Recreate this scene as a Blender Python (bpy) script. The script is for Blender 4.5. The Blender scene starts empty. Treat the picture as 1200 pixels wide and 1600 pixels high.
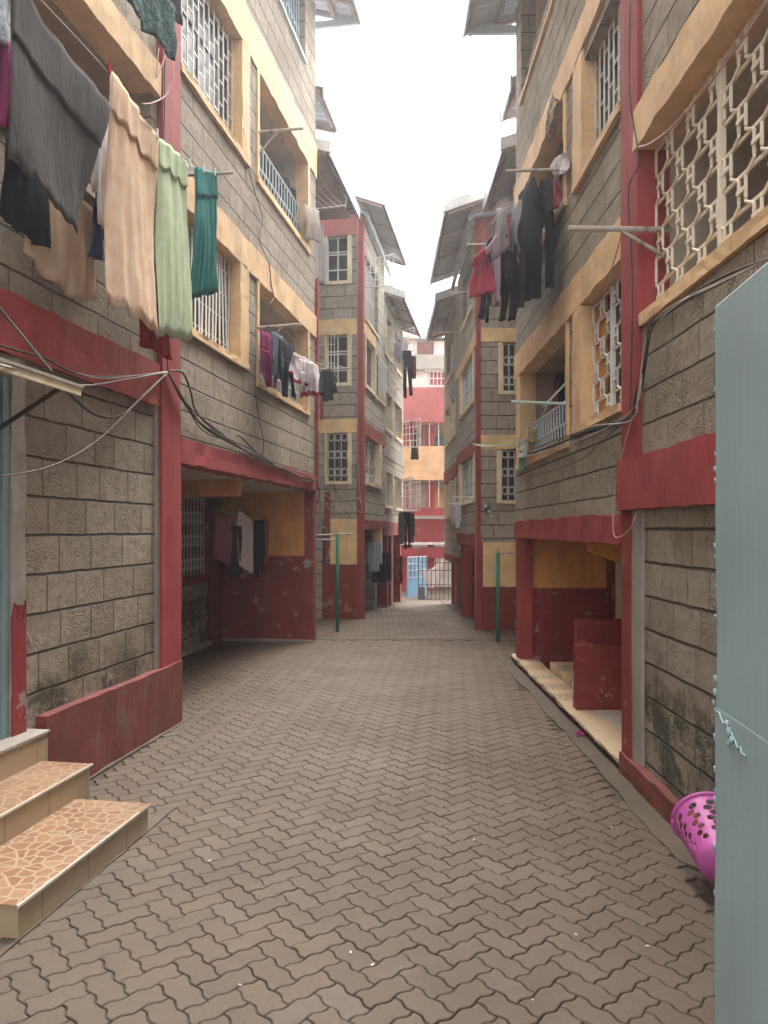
import bpy, bmesh, math, random
from mathutils import Vector, Matrix, noise as mnoise
R = math.radians
C = bpy.context.scene.collection
S = bpy.context.scene

# ------------------------------------------------------------------ camera, sky, sun, exposure
cam_data = bpy.data.cameras.new('camera')
cam = bpy.data.objects.new('camera', cam_data); C.objects.link(cam)
EYE = 1.9
cam.location = (0, 0, EYE); cam.rotation_euler = (R(90), 0, 0)
cam_data.sensor_fit = 'VERTICAL'; cam_data.sensor_height = 36; cam_data.lens = 27.0
cam_data.shift_y = 28 / 1600
cam_data.clip_start = 0.05; cam_data.clip_end = 500
S.camera = cam
SUN_EL, SUN_AZ = 66, 20          # azimuth measured from +Y towards +X
w = bpy.data.worlds.new('World'); S.world = w; w.use_nodes = True
nt = w.node_tree; nt.nodes.clear()
out = nt.nodes.new('ShaderNodeOutputWorld'); bg = nt.nodes.new('ShaderNodeBackground')
sky = nt.nodes.new('ShaderNodeTexSky'); sky.sky_type = 'NISHITA'; sky.sun_disc = False
sky.sun_elevation = R(SUN_EL); sky.sun_rotation = R(SUN_AZ)
sky.air_density = 1.0; sky.dust_density = 4.0; sky.ozone_density = 1.0
hs = nt.nodes.new('ShaderNodeHueSaturation'); hs.inputs['Saturation'].default_value = 0.12
tint = nt.nodes.new('ShaderNodeMix'); tint.data_type = 'RGBA'; tint.blend_type = 'MULTIPLY'; tint.inputs[0].default_value = 1; tint.inputs[7].default_value = (1.0, .965, .905, 1)   # warm overcast white
nt.links.new(sky.outputs[0], hs.inputs['Color']); nt.links.new(hs.outputs[0], tint.inputs[6]); nt.links.new(tint.outputs[2], bg.inputs[0])
bg.inputs[1].default_value = 0.15
nt.links.new(bg.outputs[0], out.inputs[0])
sd = bpy.data.lights.new('sun', 'SUN'); sd.energy = 0.8; sd.angle = R(40); sd.color = (1, 0.95, 0.88)
so = bpy.data.objects.new('sun', sd); C.objects.link(so)
dv = Vector((math.sin(R(SUN_AZ)) * math.cos(R(SUN_EL)), math.cos(R(SUN_AZ)) * math.cos(R(SUN_EL)), math.sin(R(SUN_EL))))
so.rotation_euler = dv.to_track_quat('Z', 'Y').to_euler()
S.view_settings.view_transform = 'Standard'; S.view_settings.look = 'None'
S.view_settings.exposure = 2.85; S.view_settings.gamma = 1.0

# ------------------------------------------------------------------ materials
class NT:
    def __init__(s, name):
        s.m = bpy.data.materials.new(name); s.m.use_nodes = True
        s.t = s.m.node_tree; s.b = s.t.nodes['Principled BSDF']
    def n(s, typ, **kw):
        nd = s.t.nodes.new(typ)
        for k, v in kw.items(): setattr(nd, k, v)
        return nd
    def l(s, a, b): s.t.links.new(a, b)
    def put(s, sock, v):
        if hasattr(v, 'is_output'): s.l(v, sock)
        else: sock.default_value = v
    def math(s, op, a, b=None, c=None):
        nd = s.n('ShaderNodeMath', operation=op)
        s.put(nd.inputs[0], a)
        if b is not None: s.put(nd.inputs[1], b)
        if c is not None: s.put(nd.inputs[2], c)
        return nd.outputs[0]
    def mix(s, f, a, b, blend='MIX'):
        nd = s.n('ShaderNodeMix', data_type='RGBA', blend_type=blend)
        s.put(nd.inputs[0], f)
        s.put(nd.inputs[6], a if hasattr(a, 'is_output') else (*a, 1)); s.put(nd.inputs[7], b if hasattr(b, 'is_output') else (*b, 1))
        return nd.outputs[2]
    def ramp(s, v, lo, hi, a=0.0, b=1.0):
        nd = s.n('ShaderNodeMapRange', interpolation_type='SMOOTHSTEP')
        s.put(nd.inputs[0], v); nd.inputs[1].default_value = lo; nd.inputs[2].default_value = hi
        nd.inputs[3].default_value = a; nd.inputs[4].default_value = b
        return nd.outputs[0]
    def noise(s, vec, scale, detail=4, rough=.55, dist=0.0):
        nd = s.n('ShaderNodeTexNoise'); nd.inputs['Scale'].default_value = scale
        nd.inputs['Detail'].default_value = detail; nd.inputs['Roughness'].default_value = rough
        nd.inputs['Distortion'].default_value = dist
        if vec is not None: s.l(vec, nd.inputs['Vector'])
        return nd.outputs['Fac']
    def obj(s): return s.n('ShaderNodeTexCoord').outputs['Object']
    def uv(s): return s.n('ShaderNodeTexCoord').outputs['UV']
    def bump(s, h, strength, dist):
        nd = s.n('ShaderNodeBump'); nd.inputs['Strength'].default_value = strength; nd.inputs['Distance'].default_value = dist
        s.l(h, nd.inputs['Height']); s.l(nd.outputs[0], s.b.inputs['Normal'])
    def done(s, col, rough=.8, metal=0):
        s.put(s.b.inputs['Base Color'], col if hasattr(col, 'is_output') else (*col, 1))
        s.put(s.b.inputs['Roughness'], rough); s.b.inputs['Metallic'].default_value = metal
        return s.m

def stone(name, ca, cb, course=.255, width=.40, voff=0.0, joint=(.085, .07, .058), stain=0.0, marks=1.0, jw=.008, vj=.55):
    t = NT(name); uv = t.uv()
    sep = t.n('ShaderNodeSeparateXYZ'); t.l(uv, sep.inputs[0])
    wob = t.math('MULTIPLY', t.math('SUBTRACT', t.noise(uv, 3.0, 2), .5), .02)
    wob2 = t.math('MULTIPLY', t.math('SUBTRACT', t.noise(uv, 38.0, 2), .5), .010)
    u = t.math('ADD', sep.outputs[0], wob2)
    v = t.math('ADD', t.math('ADD', sep.outputs[1], wob), voff)
    vs = t.math('DIVIDE', v, course)
    row = t.math('FLOOR', vs); fr = t.math('FRACT', vs)
    dh = t.math('MULTIPLY', t.math('MINIMUM', fr, t.math('SUBTRACT', 1.0, fr)), course)
    dh = t.math('ADD', dh, wob2)
    W = t.math('ADD', t.math('DIVIDE', u, width), t.math('MULTIPLY', row, 7.37))
    v1 = t.n('ShaderNodeTexVoronoi', voronoi_dimensions='1D', feature='F1'); t.l(W, v1.inputs['W']); v1.inputs['Scale'].default_value = 1; v1.inputs['Randomness'].default_value = .7
    v2 = t.n('ShaderNodeTexVoronoi', voronoi_dimensions='1D', feature='DISTANCE_TO_EDGE'); t.l(W, v2.inputs['W']); v2.inputs['Scale'].default_value = 1; v2.inputs['Randomness'].default_value = .7
    dvt = t.math('MULTIPLY', v2.outputs['Distance'], width)
    cs = t.n('ShaderNodeSeparateColor'); t.l(v1.outputs['Color'], cs.inputs[0])
    mh = t.ramp(dh, jw * .5, jw * 1.5, 1, 0)
    mv = t.math('MULTIPLY', t.ramp(dvt, jw * .3, jw * 1.1, 1, 0), vj)
    mort = t.math('MAXIMUM', mh, mv)
    # chisel marks: bands turned differently in every block
    rot = t.n('ShaderNodeVectorRotate', rotation_type='Z_AXIS'); t.l(uv, rot.inputs['Vector'])
    t.l(t.math('MULTIPLY', cs.outputs[0], 6.0), rot.inputs['Angle'])
    wv = t.n('ShaderNodeTexWave', wave_type='BANDS'); t.l(rot.outputs[0], wv.inputs['Vector'])
    wv.inputs['Scale'].default_value = 7; wv.inputs['Distortion'].default_value = 14; wv.inputs['Detail'].default_value = 4; wv.inputs['Detail Scale'].default_value = 1.6; wv.inputs['Detail Roughness'].default_value = .65
    wmask = t.ramp(t.noise(uv, 2.6, 3), .42, .62)
    big = t.noise(uv, 1.3, 4); mid = t.noise(uv, 9, 5, .65); fine = t.noise(uv, 70, 5, .7)
    col = t.mix(t.ramp(t.math('ADD', t.math('MULTIPLY', cs.outputs[1], .30), t.math('MULTIPLY', big, .85)), .30, .85), ca, cb)
    col = t.mix(t.math('MULTIPLY', t.ramp(mid, .42, .7), .45), col, (ca[0] * .55, ca[1] * .52, ca[2] * .5))
    col = t.mix(t.math('MULTIPLY', t.ramp(fine, .5, .75), .5), col, (cb[0] * 1.35, cb[1] * 1.33, cb[2] * 1.3))
    col = t.mix(t.math('MULTIPLY', t.math('MULTIPLY', wv.outputs['Fac'], wmask), .34 * marks), col, (ca[0] * .5, ca[1] * .48, ca[2] * .46))
    if stain:
        st = t.ramp(t.noise(uv, 2.4, 6, .72), .43, .60)
        lowz = t.ramp(t.math('ADD', sep.outputs[1], t.math('MULTIPLY', big, .5)), .9, 1.6, 1, 0)
        st = t.math('MULTIPLY', t.math('MULTIPLY', st, lowz), stain)
        col = t.mix(st, col, (.035, .037, .024))
        br = t.math('MULTIPLY', t.ramp(t.noise(uv, .9, 4),   .48, .66), .35)
        col = t.mix(br, col, t.mix(.6, col, (.20, .12, .065)))
        wh = t.math('MULTIPLY', t.math('MULTIPLY', t.ramp(t.noise(uv, 6.5, 6, .75), .6, .68), lowz), stain * .7)
        col = t.mix(wh, col, (.45, .43, .40))
    pit = t.math('MULTIPLY', t.ramp(t.noise(uv, 26, 4, .62, .5), .62, .70), .42)
    col = t.mix(pit, col, (ca[0] * .38, ca[1] * .36, ca[2] * .34))
    col = t.mix(mort, col, joint)
    h = t.math('ADD', t.math('MULTIPLY', t.math('MULTIPLY', wv.outputs['Fac'], wmask), .16 * marks), t.math('MULTIPLY', mid, .75))
    h = t.math('ADD', h, t.math('MULTIPLY', fine, .18))
    h = t.math('SUBTRACT', h, t.math('MULTIPLY', pit, .5))
    h = t.math('SUBTRACT', h, t.math('MULTIPLY', mort, 1.3))
    t.bump(h, 1.0, .030)
    return t.done(col, .92)

def paint(name, col, wear=.15, under=(.42, .38, .33), rough=.75, bump=.6, scale=1.0, dirt=.35):
    t = NT(name); o = t.obj()
    a = t.noise(o, 2.2 * scale, 5, .6); b = t.noise(o, 14 * scale, 5, .65); f = t.noise(o, 90, 3, .6)
    c = t.mix(t.ramp(a, .3, .7), tuple(x * .82 for x in col), tuple(min(1, x * 1.12) for x in col))
    g = sum(col) / 3
    mp = t.n('ShaderNodeMapping'); t.l(o, mp.inputs['Vector']); mp.inputs['Scale'].default_value = (9, 9, .9)
    drip = t.noise(mp.outputs[0], 1, 5, .65, .3)
    c = t.mix(t.math('MULTIPLY', t.ramp(drip, .48, .72), dirt), c, (col[0] * .62, col[1] * .62 + .006, col[2] * .6 + .004))
    c = t.mix(t.math('MULTIPLY', t.ramp(t.noise(o, 5.5 * scale, 6, .7), .55, .72), .30), c, (col[0] * .85 + .08, col[1] * .8 + .07, col[2] * .8 + .06))
    c = t.mix(t.math('MULTIPLY', t.ramp(b, .5, .72), dirt), c, (col[0] * .55 + g * .08, col[1] * .55 + g * .08, col[2] * .55 + g * .08))
    if wear:
        p = t.math('ADD', t.math('MULTIPLY', t.noise(o, 4.5 * scale, 7, .72), .8), t.math('MULTIPLY', a, .2))
        c = t.mix(t.ramp(p, .70 - wear * .35, .72 - wear * .35), c, under)
    h = t.math('ADD', t.math('MULTIPLY', b, .7), t.math('MULTIPLY', f, .3))
    t.bump(h, bump, .010)
    return t.done(c, rough)

def metal(name, col, rust=.2, rough=.5):
    t = NT(name); o = t.obj()
    a = t.noise(o, 12, 5, .65); b = t.noise(o, 2, 3)
    c = t.mix(t.ramp(b, .3, .7), tuple(x * .86 for x in col), col)
    c = t.mix(t.math('MULTIPLY', t.ramp(a, .62 - rust * .2, .72 - rust * .2), min(1, rust * 2)), c, (.14, .075, .045))
    t.bump(a, .2, .004)
    return t.done(c, rough)

def fabric(name, col, col2=None, stripes=0, weave=600, spot=0.0, crease=1.0):
    t = NT(name); o = t.obj()
    mp = t.n('ShaderNodeMapping'); t.l(o, mp.inputs['Vector']); mp.inputs['Scale'].default_value = (34, 34, 2.6)
    streak = t.noise(mp.outputs[0], 1.0, 4, .62, .6)
    a = t.noise(o, 7, 4, .6); b = t.noise(o, 40, 4, .65); f = t.noise(o, weave, 2, .5)
    c = t.mix(a, tuple(x * .86 for x in col), tuple(min(1, x * 1.1) for x in col))
    if col2 and stripes:
        sx = t.n('ShaderNodeSeparateXYZ'); t.l(o, sx.inputs[0])
        k = t.math('SINE', t.math('MULTIPLY', sx.outputs[0], stripes))
        c = t.mix(t.ramp(k, .0, .15), c, col2)
    elif col2:
        sp = t.noise(o, 28 if not spot else spot, 3, .6)
        c = t.mix(t.ramp(sp, .45, .62), c, col2)
    c = t.mix(t.math('MULTIPLY', f, .25), c, tuple(x * .65 for x in col))
    c = t.mix(t.math('MULTIPLY', t.ramp(streak, .5, .75), .22 * crease), c, tuple(min(1, x * 1.5 + .02) for x in col))  # light along the creases painted in as paler streaks
    t.bump(t.math('ADD', t.math('ADD', t.math('MULTIPLY', b, .35), t.math('MULTIPLY', f, .12)), t.math('MULTIPLY', streak, 1.1 * crease)), .8, .016)
    m = t.done(c, .92)
    t.b.inputs['Specular IOR Level'].default_value = .15
    tr = t.n('ShaderNodeBsdfTranslucent'); t.put(tr.inputs[0], c)
    mx = t.n('ShaderNodeMixShader'); mx.inputs[0].default_value = .32
    ou = next(n for n in t.t.nodes if n.type == 'OUTPUT_MATERIAL')
    t.l(t.b.outputs[0], mx.inputs[1]); t.l(tr.outputs[0], mx.inputs[2]); t.l(mx.outputs[0], ou.inputs[0])
    return m

def flat(name, col, rough=.6, metalic=0):
    t = NT(name); o = t.obj(); a = t.noise(o, 9, 4)
    return t.done(t.mix(a, tuple(x * .85 for x in col), tuple(min(1, x * 1.1) for x in col)), rough, metalic)

M = {}
GA, GB = (.25, .207, .163), (.385, .330, .262)
M['stone_upper'] = stone('dressed_stone_upper', GA, GB, .262, .52, .04)
M['stone_lower'] = stone('dressed_stone_lower', (.215, .176, .138), (.335, .29, .238), .274, .44, .06, jw=.009, vj=.6, stain=.9, joint=(.06, .045, .035))
M['stone_right'] = stone('dressed_stone_right', (.26, .224, .176), (.40, .352, .284), .242, .50, .0, marks=1.5)
M['stone_right_lower'] = stone('dressed_stone_right_lower', (.22, .19, .152), (.345, .306, .25), .242, .42, .03, stain=.9, jw=.009, vj=.4, joint=(.065, .05, .04))
M['stone_veiled'] = stone('veil_paled_stone_far', (.33, .30, .255), (.47, .43, .37), .262, .44, .1)  # paler than the near stone: the veil of glare is in the colour
RED = (.31, .042, .046)
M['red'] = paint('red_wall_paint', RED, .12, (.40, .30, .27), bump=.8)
M['red_veiled'] = paint('veil_paled_red_paint', (.42, .12, .115), .12, (.5, .4, .36), bump=.6)  # pinker red with the pale veil of glare mixed into its colour
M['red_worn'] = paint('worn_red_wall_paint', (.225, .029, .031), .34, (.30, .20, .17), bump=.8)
M['red_plinth'] = paint('dusty_red_plinth_paint', (.19, .048, .042), .36, (.16, .08, .07), bump=.7, dirt=.6)
M['ochre'] = paint('ochre_wall_paint', (.70, .47, .26), .12, (.55, .36, .20), bump=.9, dirt=.4)
M['yellow'] = paint('yellow_wall_paint', (.80, .58, .30), .10, (.45, .30, .16), bump=.5, dirt=.3)
M['ochre_in_shade'] = paint('shade_orange_wall_paint', (.66, .30, .085), .16, (.28, .13, .06), bump=.5, dirt=.5)  # the ochre paint as it looks in shade, put into the colour
M['cream'] = paint('cream_frame_paint', (.80, .68, .48), .1, (.5, .42, .32), bump=.4)
M['plaster'] = paint('grey_cement_plaster', (.30, .275, .245), .1, (.22, .2, .18), bump=.8)
M['ceiling'] = paint('pale_recess_plaster', (.48, .43, .37), .1, (.35, .3, .26), bump=.4)
M['recess_brown'] = paint('brown_recess_plaster', (.34, .24, .17), .1, (.25, .18, .13), bump=.4)
M['white_metal'] = metal('white_painted_steel', (.74, .74, .72), .10)
M['cream_metal'] = metal('cream_painted_steel', (.82, .74, .60), .12)
M['blue_metal'] = metal('pale_blue_painted_steel', (.50, .60, .66), .1)
def gatepaint():
    t = NT('brushed_grey_blue_gate_paint'); o = t.obj()
    mp = t.n('ShaderNodeMapping'); t.l(o, mp.inputs['Vector']); mp.inputs['Scale'].default_value = (16, 16, 1.4)
    st = t.noise(mp.outputs[0], 1, 5, .65, .4); a = t.noise(o, 1.6, 4); b = t.noise(o, 26, 5, .7); sc = t.noise(o, 9, 7, .75)
    c = t.mix(a, (.215, .305, .330), (.275, .372, .395))
    c = t.mix(t.math('MULTIPLY', t.ramp(st, .5, .75), .35), c, (.19, .235, .24))
    c = t.mix(t.math('MULTIPLY', t.ramp(b, .62, .72), .5), c, (.33, .39, .40))
    c = t.mix(t.ramp(sc, .715, .735), c, (.17, .12, .09))
    t.bump(t.math('ADD', t.math('MULTIPLY', b, .4), t.math('MULTIPLY', st, .6)), .35, .006)
    return t.done(c, .5)
M['grey_metal'] = gatepaint()
M['door_metal'] = metal('grey_blue_door_paint', (.20, .27, .30), .05, .45)
M['green_metal'] = metal('green_post_paint', (.02, .20, .13), .35)
M['teal_metal'] = metal('pale_green_pole_paint', (.42, .55, .50), .2)
M['dark_metal'] = metal('dark_steel', (.09, .09, .10), .3)
M['pole_metal'] = metal('galvanised_pole', (.45, .40, .37), .45)
M['blue_door'] = metal('bright_blue_gate_paint', (.16, .36, .54), .06)
M['white_wire'] = flat('white_cable_sheath', (.42, .39, .37)); M['grey_wire'] = flat('grey_cable_sheath', (.16, .14, .13)); M['black_wire'] = flat('black_cable_sheath', (.035, .03, .03))
M['pink_wire'] = flat('pinkish_cable_sheath', (.48, .30, .27)); M['green_line'] = flat('pale_green_line', (.45, .6, .5))
M['glass'] = flat('room_dark_window_glass', (.020, .022, .025), .30)  # opaque pane; the darkness of the rooms behind is its colour
M['glass_pale'] = flat('pale_window_glass', (.34, .44, .50), .2)
M['pale_sheet'] = paint('pale_blue_sheet_panel', (.55, .68, .72), .06, bump=.2, dirt=.2)
M['curtain'] = fabric('pale_curtain', (.45, .38, .28))
M['door_red'] = paint('red_brown_door_paint', (.15, .035, .03), .05, bump=.2)
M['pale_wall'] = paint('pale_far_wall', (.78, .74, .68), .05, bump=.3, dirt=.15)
M['concrete'] = paint('weathered_concrete', (.32, .30, .27), .2, (.2, .19, .17), bump=.7)
M['shadow_screed'] = paint('shadow_dark_screed', (.055, .042, .035), .1, (.10, .08, .07), bump=.6)  # near-black colour paints the shadow line below the ledge tiles
M['gutter'] = paint('smooth_cement_screed', (.105, .080, .060), .10, (.08, .062, .05), bump=.6, dirt=.5, scale=.7)
def roofmat():
    t = NT('weathered_corrugated_sheet'); o = t.obj(); a = t.noise(o, 3, 5); b = t.noise(o, 18, 4)
    c = t.mix(a, (.34, .355, .38), (.50, .52, .56)); c = t.mix(t.math('MULTIPLY', t.ramp(b, .55, .7), .4), c, (.15, .09, .06))
    return t.done(c, .5, .3)
M['roof'] = roofmat()
M['timber'] = paint('white_painted_timber', (.66, .66, .66), .1, (.4, .35, .3), bump=.3)
M['soffit'] = paint('brown_soffit_board', (.30, .20, .15), .1, bump=.3)
M['fascia'] = metal('blue_grey_eave_flashing', (.40, .45, .50), .1)
def pavermat():
    t = NT('brown_concrete_pavers'); o = t.obj()
    g = t.n('ShaderNodeNewGeometry').outputs['Random Per Island']
    a = t.noise(o, .9, 4, .6); b = t.noise(o, 40, 4, .7); f = t.noise(o, 240, 3, .7)
    c = t.mix(g, (.092, .060, .040), (.118, .079, .053))
    c = t.mix(t.math('MULTIPLY', t.ramp(g, .90, .97), .4), c, (.115, .098, .080))
    c = t.mix(t.ramp(a, .35, .68), c, t.mix(.55, c, (.080, .066, .052)))
    st = t.noise(o, 2.4, 6, .7, .4)
    c = t.mix(t.math('MULTIPLY', t.ramp(st, .58, .72), .40), c, (.17, .142, .115))
    c = t.mix(t.math('MULTIPLY', t.ramp(t.noise(o, 1.7, 6, .72, .2), .63, .70), .55), c, (.075, .058, .048))
    c = t.mix(t.math('MULTIPLY', t.ramp(b, .42, .72), .5), c, (.060, .045, .034))
    c = t.mix(t.math('MULTIPLY', t.ramp(f, .52, .72), .45), c, (.20, .165, .13))
    t.bump(t.math('ADD', t.math('MULTIPLY', b, .5), t.math('MULTIPLY', f, .6)), .8, .006)
    return t.done(c, t.ramp(a, .3, .7, .50, .75))
M['paver'] = pavermat()
M['joint'] = paint('dark_sandy_joints', (.066, .047, .034), .1, (.09, .07, .05), bump=.8)
def mosaic():
    t = NT('broken_tile_mosaic'); uv = t.uv()
    v = t.n('ShaderNodeTexVoronoi', voronoi_dimensions='2D'); t.l(uv, v.inputs['Vector']); v.inputs['Scale'].default_value = 13
    e = t.n('ShaderNodeTexVoronoi', voronoi_dimensions='2D', feature='DISTANCE_TO_EDGE'); t.l(uv, e.inputs['Vector']); e.inputs['Scale'].default_value = 13
    cs = t.n('ShaderNodeSeparateColor'); t.l(v.outputs['Color'], cs.inputs[0])
    c = t.mix(cs.outputs[0], (.175, .098, .058), (.29, .19, .12))
    c = t.mix(t.math('MULTIPLY', t.noise(uv, 30, 4), .35), c, (.30, .14, .08))
    gr = t.ramp(e.outputs['Distance'], .05, .12, 1, 0)
    sp = t.n('ShaderNodeSeparateXYZ'); t.l(uv, sp.inputs[0])
    fx = t.math('FRACT', t.math('DIVIDE', sp.outputs[0], .40)); gx = t.ramp(t.math('MINIMUM', fx, t.math('SUBTRACT', 1, fx)), .008, .014, 1, 0)
    c = t.mix(t.math('MAXIMUM', gr, gx), c, (.33, .25, .175))
    t.bump(t.math('MULTIPLY', gr, -1), .3, .003)
    return t.done(c, .38)
M['mosaic'] = mosaic()
def tile(name, col, size=.30, grout=(.18, .13, .09), rough=.4, alt=None, period=.3):
    t = NT(name); uv = t.uv(); sp = t.n('ShaderNodeSeparateXYZ'); t.l(uv, sp.inputs[0])
    f = t.math('FRACT', t.math('DIVIDE', sp.outputs[0], size)); g = t.ramp(t.math('MINIMUM', f, t.math('SUBTRACT', 1, f)), .006, .014, 1, 0)
    a = t.noise(uv, 6, 5, .6); b = t.noise(uv, 40, 3)
    c = t.mix(a, tuple(x * .82 for x in col), col); c = t.mix(t.math('MULTIPLY', b, .25), c, tuple(x * .6 for x in col))
    if alt:
        k = t.math('FLOOR', t.math('DIVIDE', sp.outputs[0], period)); k = t.math('MODULO', k, 2.0)
        far = t.math('GREATER_THAN', sp.outputs[0], 7.9)
        sc = t.ramp(t.noise(uv, 38, 3, .7), .5, .56)
        c = t.mix(t.math('MULTIPLY', t.math('MULTIPLY', k, sc), far), c, alt)
    c = t.mix(g, c, grout)
    return t.done(c, rough)
M['riser_tile'] = tile('ochre_riser_tile', (.38, .285, .185), .42)
M['ledge_tile'] = tile('cream_ledge_tile', (.70, .54, .36), .3, (.4, .3, .2), .35, (.10, .06, .04), .3)
M['white_tile'] = tile('white_floor_tile', (.68, .64, .57), .4, (.4, .36, .3), .3)
M['pink_plastic'] = flat('magenta_plastic', (.46, .10, .34), .45)

# ------------------------------------------------------------------ mesh building
rnd = random.Random(7)
class MB:
    """Collects shapes in (along, outward, up) coordinates of one frame; s flips the outward axis, gable swaps axes."""
    def __init__(s, sign=1, gable=False): s.v = []; s.f = []; s.mi = []; s.sg = sign; s.g = gable; s.cur = 0
    def p(s, a, d, z):
        s.v.append((-d, s.sg * a, z) if s.g else (a, s.sg * d, z)); return len(s.v) - 1
    def face(s, ids): s.f.append(ids); s.mi.append(s.cur)
    def box(s, a0, a1, d0, d1, z0, z1):
        i = [s.p(a, d, z) for a in (a0, a1) for d in (d0, d1) for z in (z0, z1)]
        for q in ((0, 1, 3, 2), (4, 6, 7, 5), (0, 4, 5, 1), (2, 3, 7, 6), (0, 2, 6, 4), (1, 5, 7, 3)): s.face([i[k] for k in q])
    def lump(s, a0, a1, d0, d1, z0, z1, step=.08, amp=.010, axis='a'):
        """box cut into slices along its length, its outer edges uneven like hand-laid plaster"""
        if axis == 'a': n = max(2, int((a1 - a0) / step))
        else: n = max(2, int((z1 - z0) / step))
        rings = []; ph = rnd.random() * 50
        for k in range(n + 1):
            t = k / n
            def j(q): return amp * (mnoise.noise((t * n * .30 + ph, q * 9.1, 0)) * 1.5 + mnoise.noise((t * n * .9 + ph, q * 5.3, 7)) * .7)
            if axis == 'a':
                a = a0 + (a1 - a0) * t
                r = [(a, d0, z0 + j(1)), (a, d1 + j(2), z0 + j(1)), (a, d1 + j(3), (z0 + z1) / 2 + j(6)), (a, d1 + j(4), z1 + j(5)), (a, d0, z1 + j(5))]
            else:
                z = z0 + (z1 - z0) * t
                r = [(a0 + j(1), d0, z), (a0 + j(1), d1 + j(2), z), ((a0 + a1) / 2, d1 + j(3), z), (a1 + j(5), d1 + j(4), z), (a1 + j(5), d0, z)]
            rings.append([s.p(*q) for q in r])
        m = len(rings[0])
        for k in range(n):
            for i in range(m): s.face([rings[k][i], rings[k][(i + 1) % m], rings[k + 1][(i + 1) % m], rings[k + 1][i]])
        s.face(rings[0]); s.face(rings[-1][::-1])
    def bar(s, p, q, r, k=6, cap=True):
        p = Vector(p); q = Vector(q); d = (q - p)
        if d.length < 1e-6: return
        d.normalize(); x = d.orthogonal().normalized(); y = d.cross(x)
        A = []; B = []
        for i in range(k):
            t = 2 * math.pi * i / k; o = (x * math.cos(t) + y * math.sin(t)) * r
            A.append(s.p(*(p + o))); B.append(s.p(*(q + o)))
        for i in range(k): s.face([A[i], A[(i + 1) % k], B[(i + 1) % k], B[i]])
        if cap: s.face(A[::-1]); s.face(B)
    def flatbar(s, p, q, wid, thk):
        """flat steel bar lying in the (a, z) plane"""
        p = Vector(p); q = Vector(q); d = (q - p).normalized(); nrm = Vector((-d.z, 0, d.x)) * wid / 2; o = Vector((0, thk / 2, 0))
        i = [s.p(*(e + sx * nrm + sy * o)) for e in (p, q) for sx in (-1, 1) for sy in (-1, 1)]
        for f in ((0, 1, 3, 2), (4, 6, 7, 5), (0, 4, 5, 1), (2, 3, 7, 6), (0, 2, 6, 4), (1, 5, 7, 3)): s.face([i[k] for k in f])
    def tube(s, pts, r, k=6, taper=None):
        pts = [Vector(p) for p in pts]; rings = []
        up = Vector((0.13, 0.21, .97))
        for i, p in enumerate(pts):
            d = (pts[min(i + 1, len(pts) - 1)] - pts[max(i - 1, 0)])
            if d.length < 1e-7: d = Vector((0, 0, 1))
            d.normalize(); x = d.cross(up)
            if x.length < .05: x = d.orthogonal()
            x.normalize(); y = d.cross(x)
            rings.append([s.p(*(p + (x * math.cos(2 * math.pi * j / k) + y * math.sin(2 * math.pi * j / k)) * r)) for j in range(k)])
        for i in range(len(pts) - 1):
            for j in range(k): s.face([rings[i][j], rings[i][(j + 1) % k], rings[i + 1][(j + 1) % k], rings[i + 1][j]])
        s.face(rings[0][::-1]); s.face(rings[-1])
    def wall(s, a0, a1, z0, z1, d, thick, holes):
        holes = [(h[0] - .02, h[1] + .02, h[2] - .02, h[3] + .02) for h in holes]   # rough opening, lapped by its trim
        A = sorted({a0, a1, *[h[i] for h in holes for i in (0, 1) if a0 < h[i] < a1]})
        Z = sorted({z0, z1, *[h[i] for h in holes for i in (2, 3) if z0 < h[i] < z1]})
        def solid(i, j):
            if i < 0 or j < 0 or i >= len(A) - 1 or j >= len(Z) - 1: return False
            ca = (A[i] + A[i + 1]) / 2; cz = (Z[j] + Z[j + 1]) / 2
            return not any(h[0] < ca < h[1] and h[2] < cz < h[3] for h in holes)
        for i in range(len(A) - 1):
            for j in range(len(Z) - 1):
                if not solid(i, j): continue
                b = [(A[i], Z[j]), (A[i + 1], Z[j]), (A[i + 1], Z[j + 1]), (A[i], Z[j + 1])]
                f = [s.p(a, d, z) for a, z in b]; k = [s.p(a, d - thick, z) for a, z in b]
                s.face(f); s.face(k[::-1])
                for e, (di, dj) in enumerate(((0, -1), (1, 0), (0, 1), (-1, 0))):
                    if not solid(i + di, j + dj): s.face([f[e], k[e], k[(e + 1) % 4], f[(e + 1) % 4]])
    def build(s, name, mats, parent=None, smooth=False, weld=True):
        me = bpy.data.meshes.new(name)
        bm = bmesh.new(); vs = [bm.verts.new(v) for v in s.v]
        for ids, mi in zip(s.f, s.mi):
            try: f = bm.faces.new([vs[i] for i in ids]); f.material_index = mi; f.smooth = smooth
            except ValueError: pass
        if weld: bmesh.ops.remove_doubles(bm, verts=bm.verts, dist=1e-5)
        bmesh.ops.recalc_face_normals(bm, faces=bm.faces)
        uvl = bm.loops.layers.uv.new('UVMap')
        for f in bm.faces:
            n = f.normal; ax = max(range(3), key=lambda i: abs(n[i]))
            for lp in f.loops:
                c = lp.vert.co
                lp[uvl].uv = (c.x, c.y) if ax == 2 else ((c.x, c.z) if ax == 1 else (c.y, c.z))
        bm.to_mesh(me); bm.free()
        for m in (mats if isinstance(mats, (list, tuple)) else [mats]): me.materials.append(m)
        o = bpy.data.objects.new(name, me); C.objects.link(o)
        if parent is not None: o.parent = parent
        return o

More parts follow.
